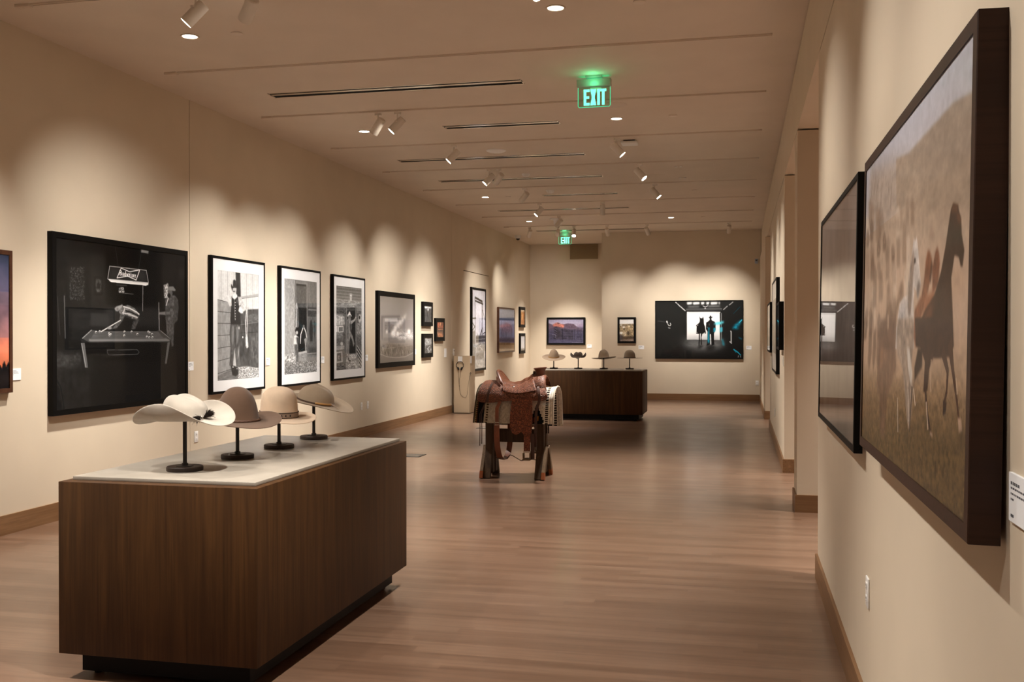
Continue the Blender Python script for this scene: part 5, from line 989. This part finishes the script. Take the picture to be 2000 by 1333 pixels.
# rear rigging strap over the skirt, tie strings
def onskirt(s, v, off=.006):
    p = skirt(s, .5-v/2); return (p[0], p[1]-off*.8, p[2]+off)
def ribbon(bm, pts, wd, th=.003, axis=(1, 0, 0)):
    A = Vector(axis).normalized()*wd/2; P = [Vector(p) for p in pts]; rows = []
    for i, p in enumerate(P):
        t = (P[min(i+1, len(P)-1)]-P[max(i-1, 0)]).normalized(); n = t.cross(A).normalized()*th/2
        rows.append([bm.verts.new(p+d) for d in (-A-n, A-n, A+n, -A+n)])
    for a, b in zip(rows, rows[1:]):
        for j in range(4): bm.faces.new((a[j], a[(j+1) % 4], b[(j+1) % 4], b[j]))
    bm.faces.new(rows[0][::-1]); bm.faces.new(rows[-1])
bm = bmesh.new(); ribbon(bm, [onskirt(.165-.02*v, v) for v in np.linspace(.30, 1, 14)], .026, .004); mesh_obj('rear_strap', bm, M['leadark'], sad)
bm = bmesh.new(); ribbon(bm, [onskirt(.90-.01*v, v, .012) for v in np.linspace(.35, 1, 14)]+[(.295, -.292, .74-SZ), (.292, -.30, .60-SZ), (.29, -.297, .46-SZ), (.288, -.292, .36-SZ)], .030, .005); mesh_obj('front_latigo', bm, M['leadark'], sad)
for k, zz in ((0, .36), (1, .38)):
    bm = bmesh.new(); ribbon(bm, [onskirt(.135, .97, .012), (-.315+.018*k, -.302, .70-SZ), (-.312+.020*k, -.305, .55-SZ), (-.316+.022*k, -.304, zz-SZ)], .008, .003); mesh_obj('tie_string', bm, M['leadark'], sad)
for s, v, r in ((.245, .22, .012), (.50, .36, .010), (.885, .42, .011)):
    bm = bmesh.new(); lathe(bm, [(r, 0), (r*.85, .004), (0, .006)], 16); o = mesh_obj('concho', bm, M['silver'], sad, True); p = onskirt(s, v, .010); o.location = p; o.rotation_euler = (R(55), 0, 0)
# flank strap, buckle and hanging flank cinch
bm = bmesh.new(); ribbon(bm, [onskirt(.328, .98, -.004), (-.128, -.298, .76-SZ), (-.128, -.303, .655-SZ), (-.128, -.300, .60-SZ)], .038, .005); mesh_obj('flank_billet', bm, M['lea2'], sad)
bm = bmesh.new(); tube(bm, [(-.156, -.304, .612-SZ), (-.100, -.304, .612-SZ), (-.100, -.304, .585-SZ), (-.156, -.304, .585-SZ)], .004, 8, close=True); mesh_obj('buckle', bm, M['silver'], sad, True)
U_ = spline([(-.130, -.300, .60), (-.130, -.298, .46), (-.126, -.272, .33), (-.120, -.20, .235), (-.116, -.08, .195), (-.114, .06, .195), (-.112, .18, .25), (-.112, .25, .36), (-.114, .27, .55), (-.114, .268, .66)], 60)
bm = bmesh.new(); ribbon(bm, [(p[0], p[1], p[2]-SZ) for p in U_], .060, .007); mesh_obj('flank_cinch', bm, M['lea2'], sad)
bm = bmesh.new(); tube(bm, [(p[0], p[1], p[2]-SZ) for p in spline([(-.21, -.06, .215), (-.15, -.02, .186), (-.09, 0, .19), (-.05, .0, .232), (.02, 0, .20), (.07, 0, .175), (.12, 0, .185), (.20, -.01, .19), (.29, -.02, .185)], 50)], .0045, 6); mesh_obj('connecting_strap', bm, M['leadark'], sad, True)
# fender, stirrup leather, stirrup (both sides)
def plate(bm, out, y, th, cx=0, bow=0.):
    a = [bm.verts.new((x, y-th/2-bow*(1-((x-cx)/.12)**2), z)) for x, z in out]; b = [bm.verts.new((x, y+th/2-bow*(1-((x-cx)/.12)**2), z)) for x, z in out]; n = len(out)
    bm.faces.new(a[::-1]); bm.faces.new(b)
    for i in range(n): j = (i+1) % n; bm.faces.new((a[i], a[j], b[j], b[i]))
FX = .048
FEN = [(p[0]+FX, p[1]-SZ) for p in spline([(-.008, .865), (-.026, .74), (-.034, .62), (-.022, .53), (.012, .492), (.05, .490), (.088, .515), (.110, .500), (.128, .462), (.186, .462), (.204, .54), (.212, .68), (.208, .865)], 70)]
for sd in (-1, 1):
    bm = bmesh.new(); plate(bm, FEN, sd*.312, .006); mesh_obj('fender', bm, M['tool2'], sad)
    bm = bmesh.new(); ribbon(bm, [(.203, sd*.318, .485-SZ), (.203, sd*.320, .40-SZ), (.202, sd*.318, .318-SZ)], .070, .008); sl = mesh_obj('stirrup_leather', bm, M['tool2'], sad)
    bm = bmesh.new(); bx(bm, .163, .241, sd*.318-.012, sd*.318+.012, .300-SZ, .318-SZ); bx(bm, .163, .173, sd*.318-.014, sd*.318+.014, .262-SZ, .302-SZ); bx(bm, .231, .241, sd*.318-.014, sd*.318+.014, .262-SZ, .302-SZ); mesh_obj('stirrup_bolt', bm, M['silver'], sl)
    bm = bmesh.new(); bx(bm, .160, .244, sd*.318-.045, sd*.318+.045, .222-SZ, .242-SZ); bx(bm, .160, .172, sd*.318-.030, sd*.318+.030, .242-SZ, .30-SZ); bx(bm, .232, .244, sd*.318-.030, sd*.318+.030, .242-SZ, .30-SZ); bmesh.ops.bevel(bm, geom=bm.edges[:], offset=.003, segments=2, affect='EDGES'); mesh_obj('stirrup', bm, M['rackpale'], sad)
    bm = bmesh.new(); ribbon(bm, [(.261, sd*.312, .50-SZ), (.262, sd*.315, .36-SZ), (.262, sd*.313, .235-SZ)], .040, .006); mesh_obj('leather_tail', bm, M['leadark'], sad)

# blanket draped under the saddle
B = Art(300, 220, [(0, 0), (300, 0), (300, 220), (0, 220)], (176, 164, 146))
def both(x0, x1, c, y0=0, y1=90, tex=0.):
    B.poly(D(x0, 220-y1, x1, 220-y1, x1, 220-y0, x0, 220-y0), c, 0, 1, tex); B.poly(D(x0, y0, x1, y0, x1, y1, x0, y1), c, 0, 1, tex)
both(0, 300, (150, 138, 120), 0, 110)
both(0, 4, (190, 176, 150), 0, 110); both(4, 13, (34, 26, 20), 0, 110); both(13, 38, (14, 12, 12), 0, 110)
for k in range(0, 110, 5): both(6, 9, (188, 160, 104), k, k+2.5)
for k in range(0, 110, 5): both(10.5, 12.5, (150, 70, 40), k, k+2.5)
both(38, 52, (168, 155, 134), 0, 110)
for k in range(0, 110, 7): both(45, 53, (52, 40, 32), k, k+3.6)
both(53, 139, (172, 162, 146), 0, 110); both(228, 268, (206, 196, 180), 0, 110)
both(160, 262, (198, 187, 170), 0, 110)
for k in range(6): both(214+k*4, 266-k*5, (16, 13, 13), 4+k*9, 13+k*9) if k < 6 else None
for k in range(6): both(214+k*5, 262-k*6, (16, 13, 13), 0, 8+k*9)
both(240, 246, (170, 110, 40), 10, 24); both(228, 236, (110, 50, 30), 6, 20)
both(268, 283, (214, 205, 190), 0, 110)
for k in range(0, 110, 6): both(270, 281, (18, 15, 14), k, k+3.4)
both(283, 300, (226, 218, 204), 0, 110)
for k in range(0, 110, 3): both(288, 290, (70, 54, 44), k, k+1.6)
B.grain(.16, 60, 80, 2)
def blk(u, v):
    """u along the horse, v from near hem over the ridge to far hem"""
    w_ = v*2-1; q = abs(w_); sg = 1 if w_ > 0 else -1
    x0 = -.362-.028*q; x1 = .470+.0*q; x = x0+(x1-x0)*u
    zb = .602 if sg < 0 else .535; zr = sp1(u, [(0, 1.005), (.3, .992), (.5, .965), (.85, .975), (1, .985)])
    if q < .42: t = q/.42; y = .235*math.sin(t*math.pi/2); z = zr-.150*(1-math.cos(t*math.pi/2))
    else: t = (q-.42)/.58; y = .235+.050*t**.7; z = zr-.150+(zb-(zr-.150))*t
    return (x, sg*y, z-.60)
def art_surface(art, name, fn, m):
    me = art.mesh(name, 1, 1, m); n = art.h*art.w; co = np.zeros((n, 3), np.float32); k = 0
    for j in range(art.h):
        for i in range(art.w): co[k] = fn(i/(art.w-1), 1-j/(art.h-1)); k += 1
    me.vertices.foreach_set('co', co.ravel()); me.update(); return me
M['wool'] = print_mat('woven_wool', .95); v_ = coords(M['wool'], (1, 1, 1)); bump(M['wool'], noise(M['wool'], v_, 160, 2), .4, .003)
bl = thing('saddle_blanket', 'cream and black patterned woven blanket hanging below the saddle', 'blanket', (SX, SY, .60))
o = data_obj('woven_cloth', art_surface(B, 'woven_cloth', blk, M['wool']), bl)
for p in o.data.polygons: p.use_smooth = True
s_ = o.modifiers.new('thickness', 'SOLIDIFY'); s_.thickness = .016; s_.offset = -1
bm = bmesh.new(); tube(bm, [blk(1, v) for v in np.linspace(.0, 1, 60)], .010, 8); mesh_obj('bound_front_edge', bm, mat('cream_binding', (.60, .53, .43), .9, .2), bl, True)
bm = bmesh.new(); tube(bm, [blk(0, v) for v in np.linspace(.0, 1, 60)], .008, 8); mesh_obj('bound_rear_edge', bm, mat('dark_binding', (.05, .035, .022), .9, .2), bl, True)
for x, y in ((.405, -.285), (.425, -.285), (-.10, .283), (-.085, .283), (-.055, .283), (-.12, .283)):
    bm = bmesh.new(); zt = 0 if y < 0 else -.065
    for k in range(9): q = k*.7; tube(bm, [(x+.003*math.cos(q), y+.003*math.sin(q), zt), (x+.006*math.cos(q), y+.006*math.sin(q), zt-.05), (x+.005*math.cos(q*2), y+.006*math.sin(q), zt-.095)], .0018, 4)
    mesh_obj('tassel', bm, M['feather'] if y < 0 else M['matboard'], bl)

# wooden rack
rk = thing('saddle_rack', 'rough wooden rack with splayed feet holding the saddle', 'saddle rack', (SX, SY, 0))
M['terra'] = mat('terracotta_paint', (.30, .085, .025), .6, .3)
box('top_beam', (-.33, .37, -.045, .045, .80, .90), M['rack'], rk, .003)
def beam(bm, p, q, wx, wt):
    p, q = Vector(p), Vector(q); t = (q-p).normalized(); a = Vector((1, 0, 0)); n = t.cross(a).normalized(); c = []
    for e in (p, q): c.append([bm.verts.new(e+a*sx*wx/2+n*sy*wt/2) for sx, sy in ((-1, -1), (1, -1), (1, 1), (-1, 1))])
    bm.faces.new(c[0][::-1]); bm.faces.new(c[1])
    for j in range(4): bm.faces.new((c[0][j], c[0][(j+1) % 4], c[1][(j+1) % 4], c[1][j]))
for xe, sgn in ((-.262, -1), (.300, 1)):
    box('post', (xe-.040, xe+.040, -.115, -.03, .05, .86), M['rack'], rk, .003)
    box('post', (xe-.040, xe+.040, .03, .115, .05, .86), M['rack'], rk, .003)
    for sy in (-1, 1):
        bm = bmesh.new(); beam(bm, (xe+sgn*.056, sy*.045, .33), (xe+sgn*.056, sy*.205, .068), .034, .055); mesh_obj('splayed_foot', bm, M['rackpale'], rk)
        bm = bmesh.new(); beam(bm, (xe+sgn*.056, sy*.203, .0715), (xe+sgn*.056, sy*.228, .0), .036, .060); f = mesh_obj('painted_tip', bm, M['terra'], rk)
        bm = bmesh.new(); beam(bm, (xe, sy*.09, .30), (xe, sy*.215, .0), .075, .05); mesh_obj('leg', bm, M['rack'], rk)
box('stretcher_board', (-.262, .30, -.016, .016, .375, .52), M['rack'], rk, .003)
